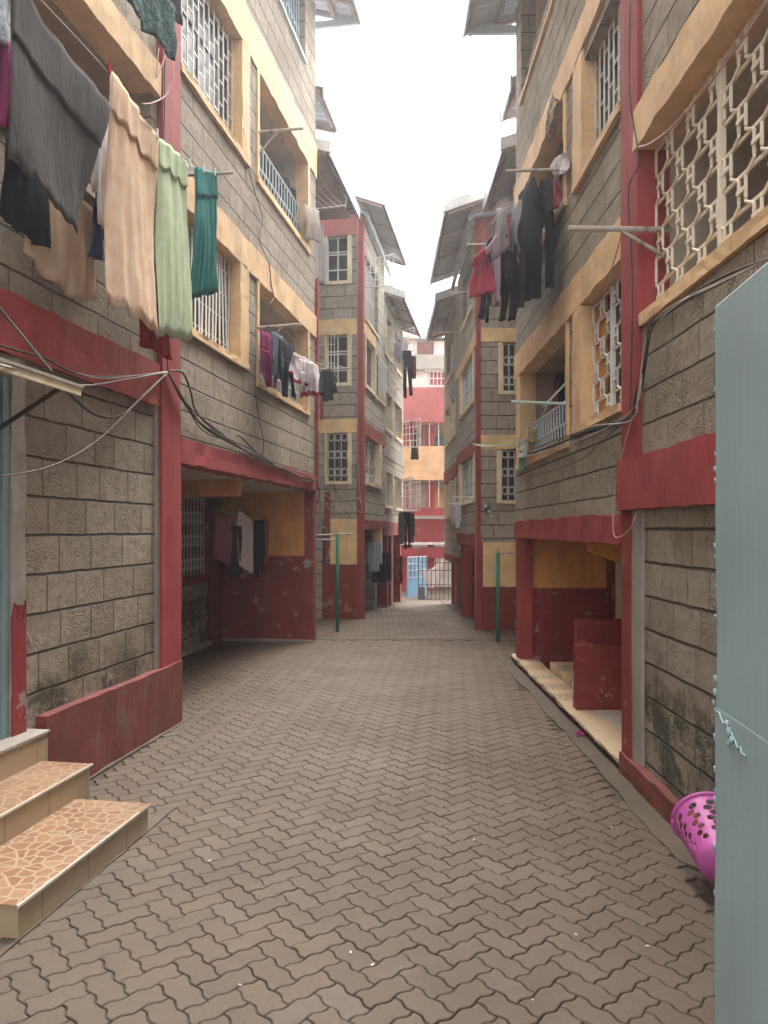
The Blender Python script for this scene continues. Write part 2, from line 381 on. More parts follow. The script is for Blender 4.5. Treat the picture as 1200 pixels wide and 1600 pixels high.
def tag(o, label=None, cat=None, group=None, kind=None):
    for k, v in (('label', label), ('category', cat), ('group', group), ('kind', kind)):
        if v: o[k] = v
    return o
def thing(name, label, cat, loc=(0, 0, 0), rz=0, group=None):
    o = bpy.data.objects.new(name, None); C.objects.link(o); o.location = loc; o.rotation_euler = (0, 0, rz)
    o.empty_display_size = .2
    return tag(o, label, cat, group)

# ------------------------------------------------------------------ frames: facade planes in the world
class Frame:
    def __init__(s, P, d, sign): s.P = Vector((P[0], P[1], 0)); s.d = Vector((d[0], d[1], 0)).normalized(); s.sg = sign; s.n = Vector((s.d.y, -s.d.x, 0)) * (1 if sign < 0 else -1); s.rz = math.atan2(s.d.y, s.d.x)
    def w(s, u, n, z): return s.P + s.d * u + s.n * n + Vector((0, 0, z))
    def at(s, n, px, py):
        """point at distance n in front of the facade seen in direction (px, py) from the photographer's eye"""
        a = (px - 600) / 1200; P = s.P + s.n * n
        t = (a * P.y - P.x) / (s.d.x - a * s.d.y); Y = P.y + t * s.d.y
        return Vector((P.x + t * s.d.x, Y, EYE - (py - 828) / 1200 * Y))
    def loc(s, p): q = Vector(p) - s.P; return (q.dot(s.d), q.dot(s.n), q.z)
FL = Frame((-2.05, 7.63), (.156, .9878), -1)
FR = Frame((1.88, 0), (0, 1), 1)
FL2 = Frame((-.456, 16.6), (.156, .9878), -1)
FR2 = Frame((1.776, 14.7), (-.004, 1), 1)
def sight(Y, px, py): return Vector(((px - 600) / 1200 * Y, Y, EYE - (py - 828) / 1200 * Y))
def smooth_path(pts, n=6):
    pts = [Vector(p) for p in pts]; o = []
    for i in range(len(pts) - 1):
        p0 = pts[max(i - 1, 0)]; p1 = pts[i]; p2 = pts[i + 1]; p3 = pts[min(i + 2, len(pts) - 1)]
        for k in range(n):
            t = k / n
            o.append(.5 * ((2 * p1) + (p2 - p0) * t + (2 * p0 - 5 * p1 + 4 * p2 - p3) * t * t + (3 * p1 - p0 - 3 * p2 + p3) * t ** 3))
    o.append(pts[-1]); return o

# ------------------------------------------------------------------ windows, grilles, railings
def grille_mesh(sg, gable, kind, a0, a1, z0, z1, d):
    m = MB(sg, gable); W = a1 - a0; H = z1 - z0
    if kind == 'staggered':
        n = max(3, round(W / .15))
        for i in range(n + 1):
            a = a0 + W * i / n; m.box(a - .007, a + .007, d - .007, d + .007, z0, z1)
        k = 0
        for i in range(n):
            z = z0 + .10 + (.0 if i % 2 else .13)
            while z < z1: 
                m.box(a0 + W * i / n + .008, a0 + W * (i + 1) / n - .008, d - .006, d + .006, z - .007, z + .007); z += .26
    elif kind == 'rings':
        n = max(2, round(W / .20)); n += n % 2
        rows = max(3, round(H / .19)); hs_ = H / rows
        for i in range(rows + 1):
            z = z0 + hs_ * i; m.box(a0, a1, d - .016, d - .002, z - .010, z + .010)
        for i in range(n + 1):
            a = a0 + W * i / n; sgn = 1 if i % 2 else -1; pts = []
            for k in range(rows * 8 + 1):
                zz = z0 + H * k / (rows * 8); c = math.cos(math.pi * (k / 8 - .5) )
                pts.append((min(a1, max(a0, a + sgn * .27 * W / n * max(-1, min(1, c * 2.6)))), d + .004, zz))
            m.tube(pts, .0105, 5)
        for i in range(n):
            for k in range(rows):
                if (i + k) % 2 == 0: continue
                ca = a0 + W * (i + .5) / n; cz = z0 + hs_ * (k + .5)
                m.box(ca - W / n * .26, ca + W / n * .26, d + .008, d + .020, cz - hs_ * .06, cz + hs_ * .06)
        m.box((a0 + a1) / 2 - .016, (a0 + a1) / 2 + .016, d - .02, d + .02, z0, z1)
    elif kind == 'slats':
        n = max(4, round(W / .105)); r = random.Random(int(a0 * 100 + z0 * 10))
        for k in range(4):
            z = z0 + H * (k + .5) / 4; m.box(a0, a1, d - .03, d - .018, z - .008, z + .008)
        for i in range(n):
            a = a0 + W * (i + .5) / n; tl = r.uniform(-.05, .05)
            m.flatbar((a - tl, d, z0 + .01), (a + tl, d, z1 - .01), .045, .006)
    elif kind == 'casement':
        for f in (0, .5, 1): m.box(a0 + W * f - .014, a0 + W * f + .014, d - .012, d + .012, z0, z1)
        for f in (0, .27, .62, .68, 1): m.box(a0, a1, d - .010, d + .010, z0 + H * f - .013, z0 + H * f + .013)
    elif kind == 'lattice':
        n = max(2, round(W / .13)); r_ = max(4, round(H / .12))
        for i in range(n + 1): a = a0 + W * i / n; m.box(a - .008, a + .008, d - .008, d + .008, z0, z1)
        for i in range(r_ + 1):
            z = z0 + H * i / r_
            if i % 3: m.box(a0, a1, d - .007, d + .007, z - .006, z + .006)
        for k in range(1, r_, 3):
            for i in range(n):
                pts = [(a0 + W * (i + .5) / n + math.cos(t) * W / n * .36, d + .008, z0 + H * (k + .5) / r_ + math.sin(t) * H / r_ * .75) for t in [j * math.pi / 5 for j in range(11)]]
                m.tube(pts, .007, 4)
    elif kind == 'bars':
        n = max(2, round(W / .14))
        for i in range(n + 1): a = a0 + W * i / n; m.box(a - .008, a + .008, d - .008, d + .008, z0, z1)
        for f in (.02, .5, .98): m.box(a0, a1, d - .007, d + .007, z0 + H * f - .009, z0 + H * f + .009)
    elif kind == 'vents':
        for i in range(6):
            for j in range(4):
                a = a0 + W * (i + .5 + .2 * (j % 2)) / 6; z = z0 + H * (j + .5) / 4
                if a + .05 < a1: m.box(a - .03, a + .03, d - .004, d + .003, z - .02, z + .02)
        for f in (.34, .67): m.box(a0 + W * f - .008, a0 + W * f + .008, d - .004, d + .004, z0, z1)
    elif kind == 'louvre':
        n = max(5, round(H / .13))
        for i in range(n): z = z0 + H * (i + .5) / n; m.box(a0, a1, d - .02, d + .006, z - .006, z + .05)
        for f in (0, .33, .66, 1): m.box(a0 + W * f - .012, a0 + W * f + .012, d - .012, d + .016, z0, z1)
    return m
def window(b, sg, a0, a1, z0, z1, kind, fm, gm, face=0.0, gable=False, jl=0, jr=0, sill=.08, head=0, pane='glass', dg=-.10, dp=-.17, proud=.03):
    """frame (jambs and sill) with its grille and pane; jl / jr are the widths of the plaster jambs"""
    m = MB(sg, gable)
    if jl: m.lump(a0 - jl, a0, face - .2, face + proud, z0, z1, axis='z', amp=.006)
    if jr: m.lump(a1, a1 + jr, face - .2, face + proud, z0, z1, axis='z', amp=.006)
    if sill: m.lump(a0 - jl, a1 + jr, face - .2, face + proud + .012, z0 - sill, z0, amp=.006)
    if head: m.lump(a0 - jl, a1 + jr, face - .2, face + proud, z1, z1 + head, amp=.006)
    if not (jl or jr or sill or head): m.box(a0, a0 + .02, face - .16, face - .12, z0, z1)
    f = m.build('window', M[fm], b)
    if kind: grille_mesh(sg, gable, kind, a0 + .012, a1 - .012, z0 + .012, z1 - .012, face + dg).build('grille', M[gm], f)
    m = MB(sg, gable); m.box(a0 - .03, a1 + .03, face + dp - .02, face + dp, z0 - .03, z1 + .03); m.build('pane', M[pane], f)
    m = MB(sg, gable); W = a1 - a0
    for q in (.0, .5, 1.0): m.box(a0 + W * q - .015, a0 + W * q + .015, face + dp + .001, face + dp + .02, z0, z1)
    m.box(a0, a1, face + dp + .002, face + dp + .019, z0 + (z1 - z0) * .62, z0 + (z1 - z0) * .62 + .03)
    if dp < -.09: m.build('sash', M['dark_metal'], f)
    return f
def balcony(b, sg, a0, a1, z0, z1, depth=1.3, face=0.0, mat='ceiling', trim='ochre', rail=None, railh=.55, tl=.06, tr=.10, sill=.08, gable=False):
    m = MB(sg, gable); i = face - .2
    e = .06
    m.box(a0 - e, a1 + e, i - depth - e, i - depth, z0 - .1, z1 + e)                 # back wall
    m.box(a0 - e, a0, i - depth, i, z0 - .1, z1 + e); m.box(a1, a1 + e, i - depth, i, z0 - .1, z1 + e)
    m.box(a0, a1, i - depth, i, z1, z1 + e); m.box(a0, a1, i - depth, i, z0 - .1, z0 - .04)
    o = m.build('balcony', M[mat], b)
    m = MB(sg, gable)
    if tl: m.lump(a0 - tl, a0 + .02, face - .19, face + .022, z0, z1, axis='z', amp=.005)
    if tr: m.lump(a1 - .02, a1 + tr, face - .19, face + .022, z0, z1, axis='z', amp=.005)
    if sill: m.lump(a0 - tl, a1 + tr, face - .21, face + .035, z0 - sill, z0 + .004, amp=.006)
    m.build('balcony_trim', M[trim], o)
    # an inner door and window on the back wall
    m = MB(sg, gable); q = a0 + (a1 - a0) * .12; m.box(q, q + .7, i - depth + .001, i - depth + .04, z0 - .03, min(z1 - .12, z0 + 1.3)); m.build('balcony_door', M['recess_brown'], o)
    if rail:
        m = MB(sg, gable); d = face - .10; n = max(4, round((a1 - a0) / .15))
        for f in (.04, .5, 1): m.bar((a0, d, z0 + railh * f), (a1, d, z0 + railh * f), .014, 6)
        for k in range(n + 1):
            a = a0 + (a1 - a0) * k / n
            m.bar((a, d, z0), (a, d, z0 + railh * .5), .011, 5)
            if k < n: m.bar((a + (a1 - a0) / n / 2, d, z0 + railh * .5), (a + (a1 - a0) / n / 2, d, z0 + railh), .011, 5)
        m.build('railing', M[rail], o)
    return o
def corrugated(b, sg, a0, a1, dout, din, zo, zi, pitch=.19, amp=.030, thick=.018, edge='fascia', barge_at=()):
    """sloping sheet roof from its eave (dout, zo) up to (din, zi), ribs running down the slope"""
    m = MB(sg); n = int((a1 - a0) / pitch * 6); K = 7
    T = []; Bt = []
    for i in range(n + 1):
        a = a0 + (a1 - a0) * i / n; c = amp * math.sin(2 * math.pi * (a - a0) / pitch); T.append([]); Bt.append([])
        for k in range(K + 1):
            t = k / K; sagg = .012 * math.sin(a * 1.7 + k)
            d = dout + (din - dout) * t; z = zo + (zi - zo) * t + c + sagg
            T[-1].append(m.p(a, d, z + thick)); Bt[-1].append(m.p(a, d, z))
    for i in range(n):
        for k in range(K):
            m.face([T[i][k], T[i + 1][k], T[i + 1][k + 1], T[i][k + 1]]); m.face([Bt[i][k], Bt[i][k + 1], Bt[i + 1][k + 1], Bt[i + 1][k]])
        m.face([T[i][0], Bt[i][0], Bt[i + 1][0], T[i + 1][0]]); m.face([T[i][K], T[i + 1][K], Bt[i + 1][K], Bt[i][K]])
    for q in (0, n):
        for k in range(K): m.face([T[q][k], T[q][k + 1], Bt[q][k + 1], Bt[q][k]])
    r = m.build('roof', M['roof'], b)
    m = MB(sg)                                            # purlins under the sheet
    sl = (zi - zo) / (din - dout)
    for d in (dout - .10, dout - .5, dout - 1.0):
        z = zo + sl * (d - dout); m.box(a0 + .03, a1 - .03, d - .03, d + .03, z - .10, z - .03)
    k = a0 + .05
    while k < a1:
        m.bar((k, dout - .06, zo - .12), (k, dout - 1.6, zo - .12 + sl * -1.54), .035, 4); k += 1.2
    m.build('roof_timber', M['soffit'], r)
    m = MB(sg); m.box(a0, a1, dout - .005, dout + .02, zo - .17, zo + .05); m.build('eave_board', M[edge], r)
    for (aa, mt) in barge_at:
        m = MB(sg); pts = [(dout + .03, zo), (din, zi)]
        i = [m.p(aa + e, d, z + h) for e in (-.02, .02) for (d, z) in pts for h in (-.12, .07)]
        for q in ((0, 1, 3, 2), (4, 6, 7, 5), (0, 4, 5, 1), (2, 3, 7, 6), (0, 2, 6, 4), (1, 5, 7, 3)): m.face([i[k] for k in q])
        m.build('barge_board', M[mt], r)
    return r
def outrigger(b, sg, a, zo, dout, zw):
    m = MB(sg); m.box(a - .06, a, -.1, dout, zo - .22, zo - .1); m.build('roof_bracket', M['fascia'], b)
def part(b, sg, name, mat, *boxes, lump=None, gable=False):
    m = MB(sg, gable)
    for q in boxes: m.box(*q)
    if lump:
        for q in lump: m.lump(*q)
    return m.build(name, M[mat], b)

# ================================================================== SETTING: ground
def paving(name, ang, org, W, inside, seed):
    m = MB(); r = random.Random(seed); ca, sa = math.cos(ang), math.sin(ang)
    def edge(A, B):
        fl = A > B; P, Q = (B, A) if fl else (A, B)
        d = (Q[0] - P[0], Q[1] - P[1]); nx = (-d[1], d[0]); a = .085
        pts = [(P[0] + d[0] * t + nx[0] * o * a, P[1] + d[1] * t + nx[1] * o * a) for t, o in ((0, 0), (.20, .75), (.34, .85), (.5, 0), (.66, -.85), (.80, -.75), (1, 0))]
        return pts[::-1] if fl else pts
    def brick(c):
        poly = []
        for i in range(6): poly += edge(c[i], c[(i + 1) % 6])[:-1]
        cx = sum(p[0] for p in c) / 6; cy = sum(p[1] for p in c) / 6
        wx = org[0] + (cx * ca - cy * sa) * W; wy = org[1] + (cx * sa + cy * ca) * W
        if not inside(wx, wy): return
        zc = r.uniform(-.0018, .0018); tx = r.uniform(-.012, .012); ty = r.uniform(-.012, .012)
        N = len(poly); rings = [[], [], []]
        for i in range(N):
            p0 = poly[i - 1]; p1 = poly[i]; p2 = poly[(i + 1) % N]
            e1 = Vector((p1[0] - p0[0], p1[1] - p0[1])); e2 = Vector((p2[0] - p1[0], p2[1] - p1[1]))
            nn = Vector((-e1.y, e1.x)).normalized() + Vector((-e2.y, e2.x)).normalized(); nn = nn / max(.5, nn.length_squared) * 2 if nn.length > .1 else nn
            for k, (ins, z) in enumerate(((.018, -.014), (.026, -.004), (.060, 0))):
                x = p1[0] + nn.x * ins; y = p1[1] + nn.y * ins
                dx = (x - cx) * W; dy = (y - cy) * W
                rings[k].append(m.p(org[0] + (x * ca - y * sa) * W, org[1] + (x * sa + y * ca) * W, z + zc + dx * tx + dy * ty + ground_z(wy)))
        for k in (0, 1):
            for i in range(N): m.face([rings[k][i], rings[k][(i + 1) % N], rings[k + 1][(i + 1) % N], rings[k + 1][i]])
        m.face(rings[2])
    n = 160
    for k in range(-n, n):
        for j in range(-60, 60):
            x = k + 2 * j; y = k - 2 * j
            for c in ([(x, y), (x + 1, y), (x + 2, y), (x + 2, y + 1), (x + 1, y + 1), (x, y + 1)], [(x + 3, y), (x + 4, y), (x + 4, y + 1), (x + 4, y + 2), (x + 3, y + 2), (x + 3, y + 1)]):
                cx, cy = c[0][0] + .75, c[0][1] + .75
                wy = org[1] + (cx * sa + cy * ca) * W; wx = org[0] + (cx * ca - cy * sa) * W
                if -.5 < wy < 26 and -5 < wx < 5: brick(c)
    o = m.build(name, M['paver'], weld=False); tag(o, kind='structure'); return o
def ground_z(Y): return 0.0 if Y < 16 else -.034 * min(Y - 16, 9)
def facL(Y): return -2.05 + .158 * (Y - 7.63)
def inside_near(x, y):
    if y < 1.2 or y > 13.25: return False
    left = facL(y) + (.10 if y < 7.7 else -1.60)
    if y < 3: left = -2.9
    right = 1.70 if y < 10.95 else 3.0
    if y < 3.4: right = 1.95
    return left < x < right
def inside_far(x, y):
    if y < 13.42 or y > 23.2: return False
    left = -2.4 if y < 16.5 else facL(y) + .06
    if y >= 16.5: left = -.456 + .158 * (y - 16.6) + .06 - (1.0 if 16.8 < y < 20 else 0)
    right = 3.0 if y < 14.6 else 1.70
    return left < x < right
paving('paving', R(45 - 5.2), (-.2, 1.4), .117, inside_near, 3)
paving('paving', R(0.5), (.1, 13.5), .117, inside_far, 5)
m = MB()
ys = [-60, 0, 16, 20, 25, 90]; xs = [-90, -6, 6, 90]
for i in range(len(ys) - 1):
    for j in range(3):
        m.face([m.p(xs[j], ys[i], ground_z(ys[i]) - .012), m.p(xs[j + 1], ys[i], ground_z(ys[i]) - .012), m.p(xs[j + 1], ys[i + 1], ground_z(ys[i + 1]) - .012), m.p(xs[j], ys[i + 1], ground_z(ys[i + 1]) - .012)])
tag(m.build('ground', M['joint']), kind='structure')
m = MB()                                                # cement strip between pavers and the right kerb, kerb along left plinth, joint at the break
def strip(pts_l, pts_r, z=.004, th=.03):
    for i in range(len(pts_l) - 1):
        q = [pts_l[i], pts_r[i], pts_r[i + 1], pts_l[i + 1]]
        t = [m.p(x, y, z + mnoise.noise((x * 3, y * 3, 2)) * .006 + .004) for x, y in q]; b = [m.p(x, y, z - th) for x, y in q]
        m.face(t)
        for k in range(4): m.face([t[k], b[k], b[(k + 1) % 4], t[(k + 1) % 4]])
yy = [1.0 + .2 * i for i in range(52)]
strip([(1.69 + .05 * mnoise.noise((y * 1.3, 0, 0)) + .03 * mnoise.noise((y * 7, 0, 0)) + (.0 if y > 4.2 else .12), y) for y in yy], [(1.90, y) for y in yy])
yy = [5.2 + .15 * i for i in range(18)]
strip([(facL(y) - .05, y) for y in yy], [(facL(y) + .09 + .03 * mnoise.noise((y * 4, 5, 0)), y) for y in yy])
xs_ = [-1.35 + .15 * i for i in range(30)]
strip([(x, 13.25 + .03 * mnoise.noise((x * 5, 1, 0))) for x in xs_], [(x, 13.44 + .03 * mnoise.noise((x * 4, 8, 0))) for x in xs_])
yy = [3.3 + .15 * i for i in range(14)]
strip([(-1.75 + .158 * (y - 3.7), y) for y in yy], [(-1.66 + .158 * (y - 3.7) + .02 * mnoise.noise((y * 5, 3, 0)), y) for y in yy])
tag(m.build('cement_gutter', M['gutter'], weld=False), kind='structure')

# ================================================================== LEFT BLOCK (near)
L = thing('apartment_building', 'stone apartment block on the left with red porch, ochre bands and big towels in front', 'building', FL.P, FL.rz)
g = -1
holes = [(-.01, 1.82, 6.55, 7.92), (2.50, 5.05, 6.53, 7.92), (-.01, 1.76, 3.98, 5.17), (2.50, 5.05, 3.86, 5.17), (2.6, 4.9, 9.5, 10.5)]
m = MB(g); m.wall(0, 5.62, 2.81, 10.9, 0, .2, holes); m.wall(-9, -.42, 3.45, 10.9, -.02, .2, [(-3.3, -.55, 4.6, 5.95)]); m.build('stone_wall', M['stone_upper'], L)
m = MB(g); m.wall(-2.45, -.42, .0, 3.06, -.02, .2, []); m.wall(-9, -3.75, 0, 3.06, -.02, .2, []); m.build('lower_wall', M['stone_lower'], L)
part(L, g, 'floor_band', 'ochre', lump=[(0, 5.625, -.19, .028, 5.17, 5.535)])
part(L, g, 'floor_band', 'ochre', lump=[(0, 5.625, -.19, .028, 7.92, 8.46)])
part(L, g, 'balcony_beam', 'ochre', lump=[(-6, -.43, -.21, .03, 5.95, 6.24)])
part(L, g, 'red_beam', 'red', lump=[(0.0, 5.66, -.21, .035, 2.57, 2.815)])
part(L, g, 'red_beam', 'red', lump=[(-6.2, -.42, -.21, .02, 3.055, 3.45)])
part(L, g, 'pier', 'red', lump=[(-.42, -.002, -.26, .035, 0, 3.4)], )
part(L, g, 'pier', 'red', lump=[(-.40, -.004, -.26, .030, 3.4, 10.9)])
part(L, g, 'plinth', 'red_plinth', lump=[(-2.3, -.02, -.2, .06, -.02, .60)])
part(L, g, 'cement_edge', 'plaster', lump=[(-.475, -.42, -.2, .002, .6, 3.06)])
m = MB(g); m.lump(-2.60, -2.45, -.22, .0, .5, 3.06, axis='z'); m.build('door_surround', M['plaster'], L)
m = MB(g)
for k in range(20):
    a = -2.602 + .0074 * k; m.box(a, a + .00745, 0, .010, .5, 1.33 + .22 * mnoise.noise((k * .38, 2.2, 0)) + .10 * mnoise.noise((k * 1.3, 7.2, 0)))
m.build('paint_splash', M['red_worn'], L)
m = MB(g); m.box(-3.72, -2.67, -.09, -.03, .55, 2.86); m.box(-2.668, -2.602, -.09, -.012, .53, 2.9); d = m.build('door', M['door_metal'], L)
m = MB(g)
for (z0, z1) in ((.7, 1.25), (1.35, 1.95), (2.05, 2.7)):
    for (a0, a1) in ((-3.62, -3.24), (-3.14, -2.74)):
        m.box(a0, a1, -.03, -.018, z0, z1); m.box(a0 + .06, a1 - .06, -.018, -.010, z0 + .06, z1 - .06)
m.build('door_panel', M['door_metal'], d)
m = MB(g); m.box(-3.75, -2.602, -.2, -.01, 2.902, 3.05); m.build('door_lintel', M['plaster'], L)
# canopy over the door
m = MB(g); A = [(-6.0, 0, 3.00), (-2.68, 0, 3.00), (-2.68, .56, 2.82), (-6.0, .56, 2.82)]
i = [m.p(*q) for q in A] + [m.p(a, dd, z - .018) for a, dd, z in A]
for q in ((0, 1, 2, 3), (7, 6, 5, 4), (0, 4, 5, 1), (1, 5, 6, 2), (2, 6, 7, 3), (3, 7, 4, 0)): m.face([i[k] for k in q])
cn = m.build('door_canopy', M['concrete'], L)
m = MB(g); m.box(-6, -2.69, .53, .55, 2.755, 2.803); m.build('canopy_edge', M['cream'], cn)
m = MB(g); m.bar((-2.75, .02, 2.55), (-2.75, .45, 2.80), .016, 4); m.bar((-2.85, .03, 3.36), (-2.62, .30, 2.93), .009, 4); m.build('canopy_strut', M['black_wire'], cn)
window(L, g, 0, 1.82, 6.55, 7.92, 'staggered', 'ochre', 'white_metal', jr=.28)
window(L, g, 0, 1.76, 3.98, 5.17, 'slats', 'ochre', 'white_metal', jr=.30, pane='glass')
balcony(L, g, 2.50, 5.05, 6.53, 7.92, rail='blue_metal', railh=.62)
balcony(L, g, 2.50, 5.05, 3.86, 5.17, rail='blue_metal', railh=.5)
balcony(L, g, -3.3, -.55, 4.6, 5.95, face=-.02, mat='recess_brown', trim='recess_brown', tl=0, tr=0)
window(L, g, 2.6, 4.9, 9.5, 10.5, 'bars', 'blue_metal', 'blue_metal', sill=.05)
# porch behind the beam
bn = -1.68
m = MB(g); m.wall(-.0, 6.1, -.05, 2.55, bn, .15, [(3.78, 4.85, 1.16, 2.42)]); m.build('porch_back_wall', M['stone_lower'], L)
part(L, g, 'porch_ceiling', 'ceiling', (0, 5.62, bn, -.21, 2.555, 2.65))
part(L, g, 'porch_beam', 'ochre_in_shade', (2.28, 2.46, bn, -.21, 2.34, 2.554))
m = MB(g); m.box(5.47, 5.64, bn, -.16, -.05, 1.46); m.lump(5.472, 5.638, -.16, -.002, -.05, 2.57, axis='z', amp=.004); m.build('porch_end_wall', M['red_worn'], L)
part(L, g, 'porch_end_panel', 'ochre_in_shade', (5.476, 5.636, bn, -.16, 1.46, 2.555))
m = MB(g)                                                # two chipped plaster patches on the end wall
for (n0, z0, rr) in ((-.10, 1.33, .075), (-.33, 1.24, .03), (-.40, 1.40, .02)):
    m = MB(g)
    cidx = [m.p(5.466, n0 + rr * math.cos(t) * (1 + .25 * math.sin(5 * t)), z0 + rr * math.sin(t) * (1 + .2 * math.cos(3 * t))) for t in [k * math.pi / 9 for k in range(18)]]
    c2 = [m.p(5.474, n0 + rr * math.cos(t) * (1 + .25 * math.sin(5 * t)), z0 + rr * math.sin(t) * (1 + .2 * math.cos(3 * t))) for t in [k * math.pi / 9 for k in range(18)]]
    m.face(cidx)
    for k in range(18): m.face([cidx[k], c2[k], c2[(k + 1) % 18], cidx[(k + 1) % 18]])
    m.build('bare_plaster_patch', M['concrete'], L)
part(L, g, 'pier_side_wall', 'red_worn', (-.14, -.0, bn, -.262, -.05, 2.6))
pw = window(L, g, 3.78, 4.85, 1.16, 2.42, 'lattice', 'red_worn', 'white_metal', face=bn, sill=.10, jl=.04, jr=.04, dg=-.02)
m = MB(g); m.box(4.95, 5.46, bn, bn + .05, -.02, 2.42); dd = m.build('porch_door', M['door_red'], L)
m = MB(g)
for z0 in (.15, .85, 1.55): m.box(5.03, 5.38, bn + .05, bn + .062, z0, z0 + .55)
m.build('porch_door_panel', M['door_red'], dd)
part(L, g, 'porch_kerb', 'plaster', lump=[(-.0, 4.9, bn, bn + .10, -.02, .06), (5.36, 5.47, bn + .1, .0, -.02, .035)])
part(L, g, 'end_wall', 'stone_upper', (5.42, 5.615, -6, -.21, 2.56, 10.9))
part(L, g, 'end_wall', 'red_worn', (5.64, 5.66, -6, bn, -.1, 2.56))
part(L, g, 'rear_wall', 'plaster', (-9, 5.6, -6.2, -6, 0, 10.9))
corrugated(L, g, -9, 6.05, .72, -3.2, 10.88, 12.1, barge_at=((6.05, 'fascia'),))
outrigger(L, g, 6.0, 10.95, .68, 11)
part(L, g, 'downpipe', 'red', (5.585, 5.64, .0, .05, 2.6, 6.2))

# steps up to the left door
st = thing('tiled_steps', 'three low steps with broken tile mosaic treads leading to the grey door', 'steps', FL.P, FL.rz)
for k, (n1, z0, z1, ue) in enumerate(((1.00, -.02, .17, -2.66), (.50, .0, .345, -2.48), (.145, .0, .535, -2.40))):
    n0 = -.1
    m = MB(g); m.lump(-5.2 if k else -3.97, ue, n0, n1 - .012, z0, z1 - .014, amp=.002); r = m.build('riser', M['riser_tile'], st)
    m = MB(g); m.lump(-5.2 if k else -3.985, ue + .012, n0, n1, z1 - .014, z1, amp=.0015); t_ = m.build('tread', M['mosaic'] if k < 2 else M['plaster'], st)
    if k < 2:
        m = MB(g); m.box(-5.2 if k else -3.987, ue + .014, n1 - .006, n1 + .003, z1 - .013, z1 + .001); m.build('tread_edge', M['white_tile'], t_)

# ================================================================== RIGHT BLOCK (near)
Rb = thing('apartment_building', 'stone apartment block on the right with ring pattern grilles and a tiled porch ledge', 'building', FR.P, FR.rz)
g = 1
holes = [(5.9, 7.20, 5.26, 6.28), (7.95, 10.5, 5.32, 6.42), (5.9, 7.25, 2.90, 4.02), (7.85, 10.5, 2.82, 4.03), (7.6, 10.5, 7.75, 9.2)]
m = MB(g); m.wall(6.02, 10.95, 2.02, 9.3, 0, .2, holes); m.wall(-2, 5.62, 2.44, 9.3, -.01, .2, [(1.5, 5.66, 3.47, 4.68)]); m.build('stone_wall', M['stone_right'], Rb)
m = MB(g); m.wall(-2, 5.62, .0, 2.05, -.02, .2, []); m.build('lower_wall', M['stone_right_lower'], Rb)
part(Rb, g, 'floor_band', 'ochre', lump=[(6.02, 10.955, -.19, .028, 4.03, 4.36)])
part(Rb, g, 'floor_band', 'ochre', lump=[(6.02, 10.955, -.19, .028, 6.42, 6.75)])
part(Rb, g, 'balcony_beam', 'ochre', lump=[(-2, 5.66, -.22, .05, 4.68, 4.975)])
part(Rb, g, 'pier', 'red', lump=[(5.62, 6.02, -.26, .025, 2.44, 9.3)])
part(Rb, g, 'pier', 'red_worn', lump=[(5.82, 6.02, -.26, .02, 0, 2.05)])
part(Rb, g, 'cement_edge', 'plaster', lump=[(5.60, 5.82, -.22, .004, .12, 2.05)])
part(Rb, g, 'red_beam', 'red', lump=[(-2, 6.03, -.21, .05, 2.05, 2.44)])
part(Rb, g, 'red_beam', 'red', lump=[(6.03, 10.97, -.21, .03, 1.79, 2.025)])
part(Rb, g, 'plinth', 'red_plinth', lump=[(2.0, 6.0, -.2, .045, -.02, .17)])
f = balcony(Rb, g, 1.5, 5.60, 3.47, 4.68, depth=1.3, face=-.01, mat='ceiling', trim='ochre', tl=0, tr=0, sill=.09)
grille_mesh(g, False, 'rings', 3.45, 5.60, 3.48, 4.67, -.11).build('grille', M['cream_metal'], f)
grille_mesh(g, False, 'rings', 1.52, 3.43, 3.48, 4.67, -.11).build('grille', M['cream_metal'], f)
window(Rb, g, 6.03, 7.20, 5.27, 6.41, 'staggered', 'ochre', 'white_metal', jr=.34)
window(Rb, g, 6.03, 7.25, 2.90, 4.02, 'rings', 'ochre', 'white_metal', jr=.30, sill=.07)
part(Rb, g, 'window_shutter', 'ochre_in_shade', (7.0, 7.25, -.165, -.13, 2.9, 4.02))
balcony(Rb, g, 7.95, 10.5, 5.32, 6.42, rail='white_metal', railh=.5, mat='recess_brown')
balcony(Rb, g, 7.85, 10.5, 2.82, 4.03, rail='blue_metal', railh=.48, mat='recess_brown', tr=.3)
balcony(Rb, g, 7.6, 10.5, 7.75, 9.2, rail='white_metal', railh=.5, tl=0, tr=0, sill=.05, mat='ceiling')
bn = -1.25
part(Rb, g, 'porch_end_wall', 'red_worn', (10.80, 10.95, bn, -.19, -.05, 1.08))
part(Rb, g, 'porch_end_panel', 'ochre_in_shade', (10.806, 10.945, bn, -.19, 1.08, 1.785))
part(Rb, g, 'porch_column', 'red', lump=[(10.70, 10.96, -.19, -.004, -.05, 1.79)])
part(Rb, g, 'porch_ceiling', 'ceiling', (6.02, 10.9, bn, -.21, 1.786, 1.86))
m = MB(g)
i = [m.p(a, n_, z) for a in (7.74, 7.92) for n_, z in ((-.212, 1.784), (-.212, 1.68), (-.62, 1.53), (bn, 1.50), (bn, 1.784))]
m.face(i[:5]); m.face(i[5:][::-1])
for k in range(5): m.face([i[k], i[5 + k], i[5 + (k + 1) % 5], i[(k + 1) % 5]])
m.build('porch_beam', M['ochre_in_shade'], Rb)
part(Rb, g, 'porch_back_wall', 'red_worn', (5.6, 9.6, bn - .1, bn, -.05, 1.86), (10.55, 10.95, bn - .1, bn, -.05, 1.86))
m = MB(g); m.box(9.6, 10.55, bn - .1, bn - .05, 0, 1.8); dd = m.build('porch_door', M['pale_wall'], Rb)
m = MB(g)
